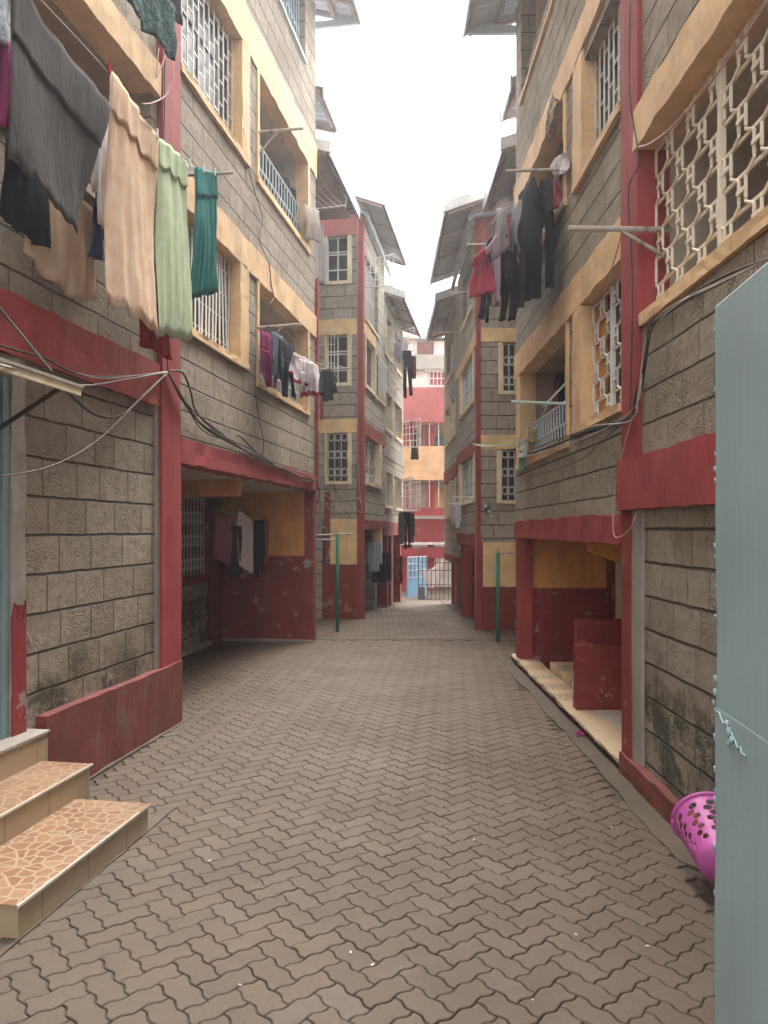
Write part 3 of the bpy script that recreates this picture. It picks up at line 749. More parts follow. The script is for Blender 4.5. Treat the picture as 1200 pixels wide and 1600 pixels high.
for z0 in (.1, .65): m.box(9.7, 10.45, bn - .05, bn - .04, z0, z0 + .5)
m.build('porch_door_panel', M['pale_wall'], dd)
grille_mesh(g, False, 'bars', 9.68, 10.47, 1.25, 1.72, bn - .035).build('door_grille', M['white_metal'], dd)
part(Rb, g, 'porch_inner_side', 'red_worn', (5.62, 5.82, bn, -.262, -.05, 1.8))
part(Rb, g, 'porch_ledge', 'ledge_tile', lump=[(6.02, 11.1, -.25, .040, .068, .098)]); part(Rb, g, 'ledge_base', 'shadow_screed', lump=[(6.0, 11.3, -.25, .012, -.03, .067)])
part(Rb, g, 'porch_floor', 'white_tile', lump=[(5.83, 9.2, bn, -.25, -.05, .088)])
part(Rb, g, 'porch_bench', 'ledge_tile', (8.75, 9.9, -.62, -.26, -.05, .20), (8.75, 8.95, -.9, -.62, -.05, .20))
part(Rb, g, 'end_wall', 'stone_right', (10.75, 10.945, -6, -.2, 1.85, 9.3))
part(Rb, g, 'end_wall', 'red_worn', (10.952, 10.965, -6, -1.2, -.05, 1.86))
part(Rb, g, 'rear_wall', 'plaster', (-2, 10.9, -6.2, -6, 0, 9.3))
corrugated(Rb, g, -2, 11.3, .70, -3.2, 9.28, 10.4, barge_at=((11.3, 'fascia'),))
outrigger(Rb, g, 11.25, 9.36, .66, 9.4)
wt = thing('wash_trough', 'low red painted masonry trough with chipped edges standing in the right porch', 'trough', FR.P, FR.rz)
m = MB(g); m.lump(7.72, 7.83, -.64, -.05, .085, .74, axis='z', amp=.004, step=.08); m.build('front_wall', M['red_worn'], wt)
m = MB(g); m.lump(7.83, 8.1, -.24, -.15, .085, .735, axis='a', amp=.003); m.build('side_wall', M['red_worn'], wt)
m = MB(g); m.lump(8.1, 8.2, -.64, -.15, .085, .95, axis='z', amp=.004); m.build('back_wall', M['red_worn'], wt)

# ================================================================== LEFT LINK + SECOND AND THIRD BLOCKS
lk = thing('apartment_building', 'narrow recessed stair block in the gap behind the left stone block', 'building', FL.w(5.7, 0, 0), FL.rz)
g = -1
part(lk, g, 'stone_wall', 'stone_veiled', (.6, 3.0, -1.9, -1.7, -.1, 8.5), )
corrugated(lk, g, .0, 2.75, .22, -3.0, 8.52, 9.4, barge_at=((0, 'timber'),))
part(lk, g, 'soffit', 'soffit', (.02, 2.7, -1.7, .05, 8.36, 8.40))
corrugated(lk, g, -.05, 1.25, .12, -3.0, 9.5, 10.4, barge_at=((1.25, 'timber'),))
L2 = thing('apartment_building', 'stone block beyond the left gap with a red corner pilaster and yellow ground floor panel', 'building', FL2.P, FL2.rz)
E2 = 2.98
# gable facing the camera: along = outward distance from the facade (negative into the block)
gh = [(-.80, -.335, 7.30, 8.28), (-.80, -.335, 5.09, 6.13), (-.80, -.335, 2.96, 4.0)]
m = MB(g, True); m.wall(-3.4, -.125, 2.14, 7.9, 0, .2, gh); m.wall(-3.4, -.90, -.2, 2.14, 0, .2, []); m.build('gable_wall', M['stone_veiled'], L2)
part(L2, g, 'gable_top', 'red_veiled', lump=[(-3.4, -.125, -.2, .012, 8.29, 8.78)], gable=True)
m = MB(g, True); m.box(-.80, -.125, -.2, .0, 7.9, 8.29); m.wall(-.86, -.125, 7.9, 8.285, .002, .2, [(-.80, -.335, 7.3, 8.285)]); 
part(L2, g, 'gable_side', 'stone_veiled', (-3.4, -.80, -.2, .0, 7.9, 8.29), (-.335, -.125, -.2, .0, 7.9, 8.29), gable=True)
part(L2, g, 'floor_band', 'yellow', lump=[(-3.4, -.125, -.1, .022, 6.14, 6.47)], gable=True)
part(L2, g, 'floor_band', 'yellow', lump=[(-3.4, -.125, -.1, .022, 4.01, 4.30)], gable=True)
part(L2, g, 'corner_pilaster', 'red', lump=[(-.125, .012, -.16, .03, -.2, 8.8)], gable=True) if False else None
m = MB(g, True); m.lump(-.125, .012, -.16, .03, -.2, 8.8, axis='z', amp=.005); m.build('corner_pilaster', M['red'], L2)
part(L2, g, 'ground_panel', 'yellow', lump=[(-.72, -.125, -.1, .006, 1.15, 2.14)], gable=True)
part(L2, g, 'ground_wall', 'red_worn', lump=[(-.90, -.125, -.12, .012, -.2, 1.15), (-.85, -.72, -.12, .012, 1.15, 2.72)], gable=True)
part(L2, g, 'inner_wall', 'plaster', (-.72, -.125, -.2, -.1, 1.15, 2.14), gable=True)
for (z0, z1, k) in ((7.30, 8.28, 'casement'), (5.09, 6.13, 'casement'), (2.96, 4.0, 'lattice')):
    window(L2, g, -.80, -.335, z0, z1, k, 'cream', 'white_metal', jr=.09, jl=.04, sill=.07, gable=True, dg=-.08)
# facade along the alley
fh = [(.25, 2.0, 6.55, 7.95), (.3, 1.5, 5.1, 6.15), (1.7, 2.9, 5.1, 6.1), (.3, 2.1, 2.98, 3.98)]
m = MB(g); m.wall(.02, E2, 2.12, 8.7, 0, .2, fh); m.build('stone_wall', M['stone_veiled'], L2)
part(L2, g, 'floor_band', 'red', lump=[(.02, E2, -.19, .022, 3.98, 4.28)])
part(L2, g, 'floor_band', 'ochre', lump=[(.02, 1.6, -.19, .022, 6.16, 6.42)])
part(L2, g, 'red_beam', 'red', lump=[(.02, 3.8, -.21, .02, 1.92, 2.12)])
window(L2, g, .3, 2.1, 2.98, 3.98, 'rings', 'cream', 'white_metal', jr=.3, sill=.08)
window(L2, g, .3, 1.5, 5.1, 6.15, 'bars', 'cream', 'dark_metal', jl=.06, jr=.06)
window(L2, g, 1.7, 2.9, 5.1, 6.1, 'staggered', 'cream', 'white_metal', dg=.06)
window(L2, g, .25, 2.0, 6.55, 7.95, 'bars', 'cream', 'white_metal', sill=.05)
part(L2, g, 'porch_back_wall', 'door_red', (0, 4.0, -1.3, -1.2, -.4, 2.1)); part(L2, g, 'porch_ceiling', 'ceiling', (0, 4.0, -1.2, -.21, 1.93, 2.0))
part(L2, g, 'porch_column', 'yellow', lump=[(2.3, 2.75, -.2, -.01, 1.30, 1.93)]); part(L2, g, 'porch_end_wall', 'red_worn', (3.6, 3.75, -1.2, -.02, -.5, 1.93))
corrugated(L2, g, -.45, 3.3, .55, -3.4, 8.80, 10.3, barge_at=((-.45, 'timber'), (3.3, 'timber')))
m = MB(g); m.tube(smooth_path([(-.12, -.8, 8.86), (-.14, -.25, 8.78), (-.1, .05, 8.70), (.15, .12, 8.6), (3.2, .12, 8.45)]), .05, 8); m.build('roof_gutter', M['fascia'], L2)
part(L2, g, 'side_wall', 'stone_veiled', (2.8, E2, -4, -.2, -.5, 8.7))
def rack(b, g, u, n0, n1, z0, z1, name='drying_rack', nv=6, nh=4, hooks=True):
    m = MB(g)
    for k in range(nv + 1): n = n0 + (n1 - n0) * k / nv; m.bar((u, n, z0), (u, n, z1 + .10 * k / nv), .014, 5)
    for k in range(nh + 1): z = z0 + (z1 - z0) * k / nh; m.bar((u, n0, z), (u, n1, z + .10 * k / nh), .014, 5)
    return m.build(name, M['white_metal'], b)
rack(L2, g, .35, 0, .62, 7.25, 7.85)
grille_mesh(g, True, 'staggered', .0, .64, 5.15, 5.95, -1.75).build('open_grille', M['white_metal'], L2)
m = MB(g, True)
for n in (-1.05, -.62, -.55): m.bar((n, .35, 5.2), (n, .35, 6.15), .010, 5)
for z in (5.2, 5.45, 5.85, 6.15): m.bar((-1.05, .35, z), (-.55, .35, z), .010, 5)
for n in (-1.05, -.55): m.bar((n, 0, 6.15), (n, .35, 6.15), .010, 5); m.bar((n, 0, 5.2), (n, .35, 5.2), .010, 5)
m.build('window_cage', M['white_metal'], L2)
m = MB(g, True); m.bar((-1.02, .05, 7.2), (-1.02, .05, 6.55), .03, 6); m.bar((-1.25, .05, 6.55), (-.95, .05, 6.55), .02, 6); m.bar((-.90, .04, 5.0), (-.90, .04, 4.3), .035, 6); m.build('red_pipe', M['red'], L2)
# open white shutter beside the top gable window
m = MB(g, True); m.box(-.97, -.82, .02, .05, 7.3, 8.25); m.box(-.95, -.94, .05, .06, 7.3, 8.2); m.build('window_shutter', M['blue_metal'], L2)

L3 = thing('apartment_building', 'farthest stone block on the left with lower eaves and white wire cages', 'building', FL2.w(3.0, -.03, -.2), FL2.rz)
E3 = 3.9
m = MB(g); m.wall(0, E3, 2.3, 8.1, 0, .2, [(.3, 1.5, 6.7, 7.7), (2.0, 3.4, 6.7, 7.7), (.3, 1.5, 4.75, 5.7), (2.0, 3.4, 4.75, 5.7), (.3, 1.5, 2.75, 3.6), (2.0, 3.4, 2.75, 3.6)]); m.build('stone_wall', M['stone_veiled'], L3)
for z0, z1 in ((6.7, 7.7), (4.75, 5.7), (2.75, 3.6)):
    window(L3, g, .3, 1.5, z0, z1, 'bars', 'cream', 'white_metal', jl=.06, jr=.06)
    window(L3, g, 2.0, 3.4, z0, z1, 'staggered', 'cream', 'white_metal', jr=.06)
part(L3, g, 'floor_band', 'plaster', lump=[(0, E3, -.19, .02, 4.0, 4.3)])
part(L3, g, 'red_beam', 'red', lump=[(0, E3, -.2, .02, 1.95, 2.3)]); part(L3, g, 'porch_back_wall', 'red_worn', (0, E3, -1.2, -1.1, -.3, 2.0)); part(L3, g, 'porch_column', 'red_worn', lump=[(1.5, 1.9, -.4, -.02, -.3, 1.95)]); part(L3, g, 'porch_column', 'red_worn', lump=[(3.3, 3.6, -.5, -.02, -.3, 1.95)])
part(L3, g, 'end_wall', 'stone_veiled', (E3 - .2, E3 - .003, -4, -.2, -.3, 8.1)); part(L3, g, 'near_wall', 'stone_veiled', (.0, .15, -4, -.2, 2.0, 8.1))
corrugated(L3, g, .2, 4.3, .52, -3.2, 8.15, 9.5, barge_at=((.2, 'timber'), (4.3, 'timber')))
for (u, z0) in ((1.7, 2.7), (3.6, 2.7), (2.0, 6.9), (3.7, 4.6)): rack(L3, g, u, 0, .55, z0, z0 + .75, nv=5)

# ================================================================== RIGHT LINK + SECOND AND THIRD BLOCKS
g = 1
rk = thing('apartment_building', 'narrow recessed stair block in the gap behind the right stone block', 'building', FR.w(11.0, 0, 0), FR.rz)
part(rk, g, 'stone_wall', 'stone_veiled', (.6, 3.6, -1.9, -1.7, -.1, 7.9)); corrugated(rk, g, 1.05, 3.35, .02, -3.0, 7.98, 8.9, barge_at=((1.05, 'timber'),)); corrugated(rk, g, .3, 1.3, .0, -3, 8.55, 9.4, barge_at=((1.3, 'timber'),))
R2 = thing('apartment_building', 'stone block beyond the right gap with a red corner pilaster and pale blue window panels', 'building', FR2.P, FR2.rz)
E2 = 3.75
gh = [(-.75, -.50, 4.56, 5.48), (-.75, -.47, 2.47, 3.43)]
m = MB(g, True); m.wall(-3.4, -.075, 1.66, 7.2, 0, .2, gh); m.build('gable_wall', M['stone_veiled'], R2)
part(R2, g, 'gable_top', 'red_veiled', lump=[(-3.4, -.075, -.2, .010, 7.2, 7.92)], gable=True)
part(R2, g, 'floor_band', 'yellow', lump=[(-3.4, -.075, -.1, .022, 5.50, 5.76)], gable=True)
part(R2, g, 'floor_band', 'yellow', lump=[(-3.4, -.075, -.1, .022, 3.45, 3.72)], gable=True)
m = MB(g, True); m.lump(-.075, .012, -.16, .03, -.2, 7.95, axis='z', amp=.005); m.build('corner_pilaster', M['red'], R2)
part(R2, g, 'ground_panel', 'yellow', lump=[(-3.4, -.12, -.15, .006, .81, 1.66)], gable=True)
part(R2, g, 'ground_wall', 'red_worn', lump=[(-3.4, -.075, -.15, .014, -.2, .81)], gable=True)
part(R2, g, 'inner_wall', 'plaster', (-3.4, -.075, -.2, -.15, -.2, 1.66), gable=True)
for z0, z1, a1 in ((4.56, 5.48, -.50), (2.47, 3.43, -.47)):
    window(R2, g, -.75, a1, z0, z1, 'lattice', 'cream', 'white_metal', jr=.09, sill=.07, gable=True, dg=-.06)
m = MB(g); m.wall(.02, E2, 1.8, 7.85, 0, .2, [(.45, 2.9, 4.5, 5.45), (.35, 2.9, 2.52, 3.40), (.6, 2.6, 6.4, 7.4)]); m.build('stone_wall', M['stone_veiled'], R2)
part(R2, g, 'floor_band', 'red', lump=[(.02, E2, -.19, .022, 3.40, 3.66)])
part(R2, g, 'floor_band', 'ochre', lump=[(.02, E2, -.19, .022, 5.45, 5.70)])
part(R2, g, 'red_beam', 'red', lump=[(.02, E2, -.21, .022, 1.60, 1.82)])
window(R2, g, .45, 2.9, 4.5, 5.45, 'vents', 'cream', 'dark_metal', jl=.05, jr=.12, pane='pale_sheet', dg=-.046, dp=-.05)
window(R2, g, .35, 2.9, 2.52, 3.40, 'vents', 'cream', 'dark_metal', jl=.05, jr=.25, pane='pale_sheet', dg=-.046, dp=-.05)
window(R2, g, .6, 2.6, 6.4, 7.4, 'bars', 'cream', 'white_metal')
part(R2, g, 'porch_panel', 'yellow', (.3, 2.6, -.5, -.40, .80, 1.6)); part(R2, g, 'porch_wall', 'red_worn', (.3, 2.6, -.5, -.39, -.2, .80), (2.6, E2, -.5, -.2, -.3, 1.6)); part(R2, g, 'porch_column', 'red', lump=[(.02, .40, -.22, -.005, -.2, 1.6)]); part(R2, g, 'porch_column', 'red', lump=[(2.5, 3.0, -.22, -.01, -.3, 1.6)])
corrugated(R2, g, -.35, 3.9, .64, -3.2, 7.95, 9.3, barge_at=((-.35, 'timber'), (3.9, 'timber')))
m = MB(g); m.tube(smooth_path([(-.1, -.6, 7.92), (-.12, -.2, 7.90), (-.08, .10, 7.86), (.2, .14, 7.78), (3.7, .14, 7.62)]), .05, 8); m.build('roof_gutter', M['fascia'], R2)
R3 = thing('apartment_building', 'farthest stone block on the right overhanging a recessed red ground floor', 'building', FR2.w(3.8, .0, -.1), FR2.rz)
m = MB(g); m.wall(0, 3.75, 1.35, 7.6, 0, .2, [(.4, 1.4, 4.4, 5.3), (2.0, 3.2, 4.4, 5.3), (.4, 1.4, 2.4, 3.3), (2.0, 3.2, 2.4, 3.3), (1, 2.8, 6.1, 7.1)]); m.build('stone_wall', M['stone_veiled'], R3)
part(R3, g, 'floor_band', 'red', lump=[(0, 3.75, -.19, .02, 3.32, 3.65)]); part(R3, g, 'red_beam', 'red_worn', lump=[(0, 3.75, -.21, .01, 1.15, 1.35)])
part(R3, g, 'ground_wall', 'red_worn', lump=[(0, 3.75, -.5, -.26, -.4, 1.15)])
for (a0, a1) in ((.4, 1.4), (2.0, 3.2)):
    for z0, z1, pn in ((4.4, 5.3, 'curtain'), (2.4, 3.3, 'glass_pale')): window(R3, g, a0, a1, z0, z1, 'bars', 'cream', 'blue_metal', jl=.06, jr=.08, pane=pn, dp=-.12)
window(R3, g, 1, 2.8, 6.1, 7.1, 'bars', 'cream', 'white_metal')
part(R3, g, 'end_wall', 'red', (3.55, 3.746, -4, -.2, -.4, 7.6))
corrugated(R3, g, .1, 4.2, .50, -3.2, 7.65, 9.0, barge_at=((.1, 'timber'), (4.2, 'timber')))
m = MB(g); m.bar((3.7, .0, 7.5), (3.7, .5, 7.5), .04, 4); m.build('roof_bracket', M['fascia'], R3)

# ================================================================== FAR END
YF = 28.0
Gb = thing('gallery_building', 'red and ochre gallery building closing the far end of the alley', 'building', (0, YF, 0), 0)
def zf(py, Y=YF): return EYE - (py - 828) / 1200 * Y
g = -1                                                    # outward = -Y
for nm, mt, y1, y0 in (('parapet_wall', 'red_veiled', 605, 660), ('parapet_wall', 'ochre', 697, 750), ('parapet_wall', 'red', 793, 806), ('parapet_wall', 'red_worn', 811, 847), ('lintel', 'red', 856, 872)):
    m = MB(1); m.box(-3, 5, 0, .25, zf(y0), zf(y1)); m.build(nm, M[mt], Gb)
m = MB(1); m.box(-3, 5, -.04, .0, zf(811), zf(806)); m.build('ledge', M['concrete'], Gb)
m = MB(1); m.box(-3, 5, -.06, .2, zf(851), zf(847)); m.build('ledge', M['timber'], Gb)
m = MB(1)
for x in (.60, 1.62): m.box(x, x + .24 if x > 1 else x + .45, .3, .5, zf(945), zf(605))
m.build('column', M['red'], Gb)
m = MB(1); m.box(-3, 5, 2.0, 2.1, zf(960), zf(610)); m.build('back_wall', M['pale_wall'], Gb)
m = MB(1); m.box(1.75, 3, 1.9, 2.0, zf(793), zf(757)); m.build('back_wall', M['yellow'], Gb)
m = MB(1); m.box(1.7, 2.6, 1.86, 1.99, zf(692), zf(672)); m.build('window', M['blue_door'], Gb)
m = MB(1); m.box(-3, 5, .25, 2.0, zf(660) - .05, zf(656)); m.box(-3, 5, .25, 2, zf(750) - .05, zf(746)); m.build('gallery_floor', M['ceiling'], Gb)
for (y0, y1) in ((697, 660), (793, 750)):
    m = MB(1)
    for k in range(8): x = .3 + .34 * k; m.bar((x, .1, zf(y0)), (x, .1, zf(y1)), .014, 5)
    m.build('railing', M['cream_metal'], Gb)
Pb = thing('apartment_building', 'pale cream block rising behind the gallery building with a grey concrete beam', 'building', (0, 32.5, 0), 0)
zq = lambda py: zf(py, 32.5)
m = MB(1); m.box(-4, 6, 0, .3, zq(960), zq(532)); m.build('wall', M['pale_wall'], Pb)
m = MB(1); m.box(-4, 6, -.5, -.01, zq(580), zq(558)); m.build('concrete_beam', M['concrete'], Pb)
m = MB(1); m.box(1.9, 2.7, -.06, -.005, zq(603), zq(583)); m.build('window', M['red'], Pb)
m = MB(1)
for k in range(6): m.bar((1.75 + .16 * k, -.4, zq(606)), (1.75 + .16 * k, -.4, zq(580)), .02, 4)
for z in (zq(582), zq(594), zq(605)): m.bar((1.7, -.4, z), (2.7, -.4, z), .02, 4)
m.build('railing', M['white_metal'], Pb)
m = MB(1); m.box(1.4, 2.1, -.12, -.01, zq(556), zq(535)); m.build('window', M['door_red'], Pb)
m = MB(1); m.box(-4, 6, -.3, .5, zq(532), zq(529)); m.build('roof', M['concrete'], Pb)
# bar gate across the end, blue gate leaf standing open
GY = 23.4; gz = ground_z(GY)
bgate = thing('bar_gate', 'dark grid bar gate standing across the far end of the alley', 'gate', (1.55, GY, gz))
m = MB(1)
for k in range(9): x = -.50 + .13 * k; m.bar((x, 0, .02), (x, 0, 1.65), .012, 5)
for z in (.05, .48, .92, 1.15, 1.62): m.bar((-.5, 0, z), (.54, 0, z), .013, 5)
m.build('bars', M['dark_metal'], bgate)
m = MB(1); m.box(-.50, -.30, -.02, .02, .03, .42); m.build('kick_plate', M['door_metal'], bgate)
leaf = thing('gate_leaf', 'bright blue sheet steel gate leaf standing open behind the bar gate', 'gate', (.72, 24.0, ground_z(24)), R(48))
m = MB(1); m.box(0, .95, -.02, .02, .05, .68); m.build('sheet_panel', M['blue_door'], leaf)
m = MB(1); m.box(0, .95, -.012, -.004, .68, 1.32)
m.build('upper_panel', M['blue_door'], leaf)
m = MB(1)
for k in range(6): x = .95 * k / 5; m.bar((x, -.03, .68), (x, -.03, 1.32), .014, 5)
for z in (.68, .9, 1.1, 1.32): m.bar((0, -.03, z), (.95, -.03, z), .014, 5)
m.build('lattice', M['blue_metal'], leaf)

# ================================================================== NEAR GATE LEAF, BASKET, POSTS
gl = thing('gate_leaf', 'tall grey blue sheet steel gate leaf at the right edge, nearest the viewer', 'gate', (.95, 2.2, 0), math.atan2(-.37, -.033))
g = 1                                                     # along runs back towards the viewer, outward = +X side (sign) 
m = MB(1)
def wavysheet(m, a0, a1, z0, z1, y0, th, n=26, k=60):
    G = []
    for i in range(n + 1):
        for j in range(k + 1):
            a = a0 + (a1 - a0) * i / n; z = z0 + (z1 - z0) * j / k
            G.append((a, y0 + .011 * mnoise.noise((a * 3, z * 2.2, 4)), z))
    F = [m.p(*q) for q in G]; B = [m.p(q[0], q[1] + th, q[2]) for q in G]; w_ = k + 1
    for i in range(n):
        for j in range(k):
            m.face([F[i * w_ + j], F[(i + 1) * w_ + j], F[(i + 1) * w_ + j + 1], F[i * w_ + j + 1]]); m.face([B[i * w_ + j], B[i * w_ + j + 1], B[(i + 1) * w_ + j + 1], B[(i + 1) * w_ + j]])
    for i in range(n):
        for j in (0, k): m.face([F[i * w_ + j], F[(i + 1) * w_ + j], B[(i + 1) * w_ + j], B[i * w_ + j]])
    for j in range(k):
        for i in (0, n): m.face([F[i * w_ + j], F[i * w_ + j + 1], B[i * w_ + j + 1], B[i * w_ + j]])
wavysheet(m, 0, 1.6, 1.395, 2.535, 0, .03); m.build('upper_sheet', M['grey_metal'], gl)
m = MB(1); wavysheet(m, .004, 1.6, .05, 1.393, -.0025, .03); m.build('lower_sheet', M['grey_metal'], gl)
m = MB(1); r = random.Random(4)
pts = [(.004 + .012 * k, -.004 + .001 * r.random(), 1.394 - .10 * (k / 24) + .008 * r.uniform(-1, 1)) for k in range(20)]
m.tube(pts, .0025, 5)
m.build('weld_bead', M['grey_metal'], gl, smooth=True)
for (a, z, s_) in ((.11, 1.37, .012), (.125, 1.352, .014), (.14, 1.335, .010), (.12, 1.32, .008), (.0, 1.405, .006)):
    bmv = []; m = MB(1)
    for i in range(5):
        for j in range(8):
            th = math.pi * (i + .5) / 5; ph = 2 * math.pi * j / 8; q = s_ * (1 + .3 * r.uniform(-1, 1)); bmv.append(m.p(a + q * .7 * math.sin(th) * math.cos(ph), -.006 + q * .5 * math.sin(th) * math.sin(ph), z + q * math.cos(th)))
    for i in range(4):
        for j in range(8): m.face([bmv[i * 8 + j], bmv[i * 8 + (j + 1) % 8], bmv[(i + 1) * 8 + (j + 1) % 8], bmv[(i + 1) * 8 + j]])
    m.face(bmv[:8]); m.face(bmv[32:]); m.build('weld_lump', M['grey_metal'], gl, smooth=True)
for k in range(22):
    m = MB(1); z = .5 + 2.0 * r.random(); a = -.002; s_ = r.uniform(.003, .008)
    bmv = [m.p(a + s_ * .6 * math.cos(t), .0 + s_ * .8 * math.sin(t), z + e * s_ * 1.4) for e in (-1, 0, 1) for t in [j * math.pi / 3 for j in range(6)]]
    for e in (0, 1):
        for j in range(6): m.face([bmv[e * 6 + j], bmv[e * 6 + (j + 1) % 6], bmv[e * 6 + 6 + (j + 1) % 6], bmv[e * 6 + 6 + j]])
    m.face(bmv[:6]); m.face(bmv[12:]); m.build('weld_lump', M['grey_metal'], gl, smooth=True)
m = MB(1); m.tube([(-.002, .008, 2.537), (1.6, .008, 2.537)], .008, 8); m.tube([(-.001, .012, .06), (-.001, .012, 2.53)], .008, 8); m.build('edge_bar', M['grey_metal'], gl, smooth=True)

def basket():
    b = thing('laundry_basket', 'magenta plastic basket with round holes lying by the right wall', 'basket', (1.725, 3.90, .20))
    ax = Vector((.06, .50, .17)).normalized(); b.rotation_euler = ax.to_track_quat('Z', 'Y').to_euler()
    m = MB(1); H = .34; NA, NH = 20, 8
    def rad(z): return .120 + .048 * z / H
    # a wall of cells; holes are left as octagonal gaps in the cells
    def P(th, z, o=0): rr = rad(z) + o; return m.p(rr * math.cos(th), rr * math.sin(th), z)
    cellz = [.03 + (H - .07) * k / NH for k in range(NH + 1)]
    for i in range(NA):
        for k in range(NH):
            t0 = 2 * math.pi * (i + (.5 if k % 2 else 0)) / NA; t1 = t0 + 2 * math.pi / NA; z0, z1 = cellz[k], cellz[k + 1]
            tc, zc = (t0 + t1) / 2, (z0 + z1) / 2
            hole = i % 2 == 0 and 0 < k < NH
            sq = [(t0, z0), (tc, z0), (t1, z0), (t1, zc), (t1, z1), (tc, z1), (t0, z1), (t0, zc)]
            o8 = [P(*q) for q in sq]
            if not hole: m.face(o8); continue
            fr = .66 + .20 * (zc / H)
            h8 = [P(tc + (t1 - tc) * fr * 1.25 * math.cos(a), zc + (z1 - zc) * fr * 1.35 * math.sin(a)) for a in [math.pi * (1.25 + .25 * j) for j in range(8)]]
            hi = [P(tc + (t1 - tc) * fr * 1.25 * math.cos(a), zc + (z1 - zc) * fr * 1.35 * math.sin(a), -.004) for a in [math.pi * (1.25 + .25 * j) for j in range(8)]]
            for j in range(8):
                m.face([o8[j], o8[(j + 1) % 8], h8[(j + 1) % 8], h8[j]]); m.face([h8[j], h8[(j + 1) % 8], hi[(j + 1) % 8], hi[j]])
    for z0, z1 in ((0, .03), (H - .04, H)):
        for i in range(NA * 2):
            t0 = math.pi * i / NA; t1 = math.pi * (i + 1) / NA; m.face([P(t0, z0), P(t1, z0), P(t1, z1), P(t0, z1)])
    m.face([P(math.pi * i / NA, 0) for i in range(NA * 2)])
    o = m.build('basket_wall', M['pink_plastic'], b, smooth=True)
    m = MB(1); m.tube([((rad(H) + .004) * math.cos(2 * math.pi * i / 36), (rad(H) + .004) * math.sin(2 * math.pi * i / 36), H) for i in range(37)], .010, 8); m.build('rim', M['pink_plastic'], b, smooth=True)
basket()

def post(X, Y, top, label, arms):
    p = thing('clothes_post', label, 'post', (X, Y, 0))
    m = MB(1); m.tube([(0, 0, -.02), (.003, 0, top * .5), (0, 0, top)], .032, 10); m.build('pole', M['green_metal'], p, smooth=True)
    m = MB(1)
    for a in arms: m.bar(*a)
    m.build('crossbar', M['pole_metal'], p)
    m = MB(1); r = random.Random(int(top * 100))
    for k in range(3): m.tube([(.04 * math.cos(t) * (1 + k * .2), .04 * math.sin(t), top + .01 + .012 * k) for t in [j * .7 for j in range(10)]], .004, 4)
    m.build('wire_wrap', M['white_wire'], p)
post(-.87, 14.34, 1.82, 'green metal post with wire wrapped pale crossbar at the left gap', [((-.42, 0, 1.80), (.30, 0, 1.83), .018, 6), ((-.48, .03, 1.72), (0, .03, 1.72), .014, 6)])
post(1.93, 13.03, 1.50, 'green metal post with thin rusty crossbar at the right gap', [((-.02, 0, 1.50), (.5, 0, 1.52), .014, 6), ((0, 0, 1.45), (0, 0, 1.62), .012, 5)])

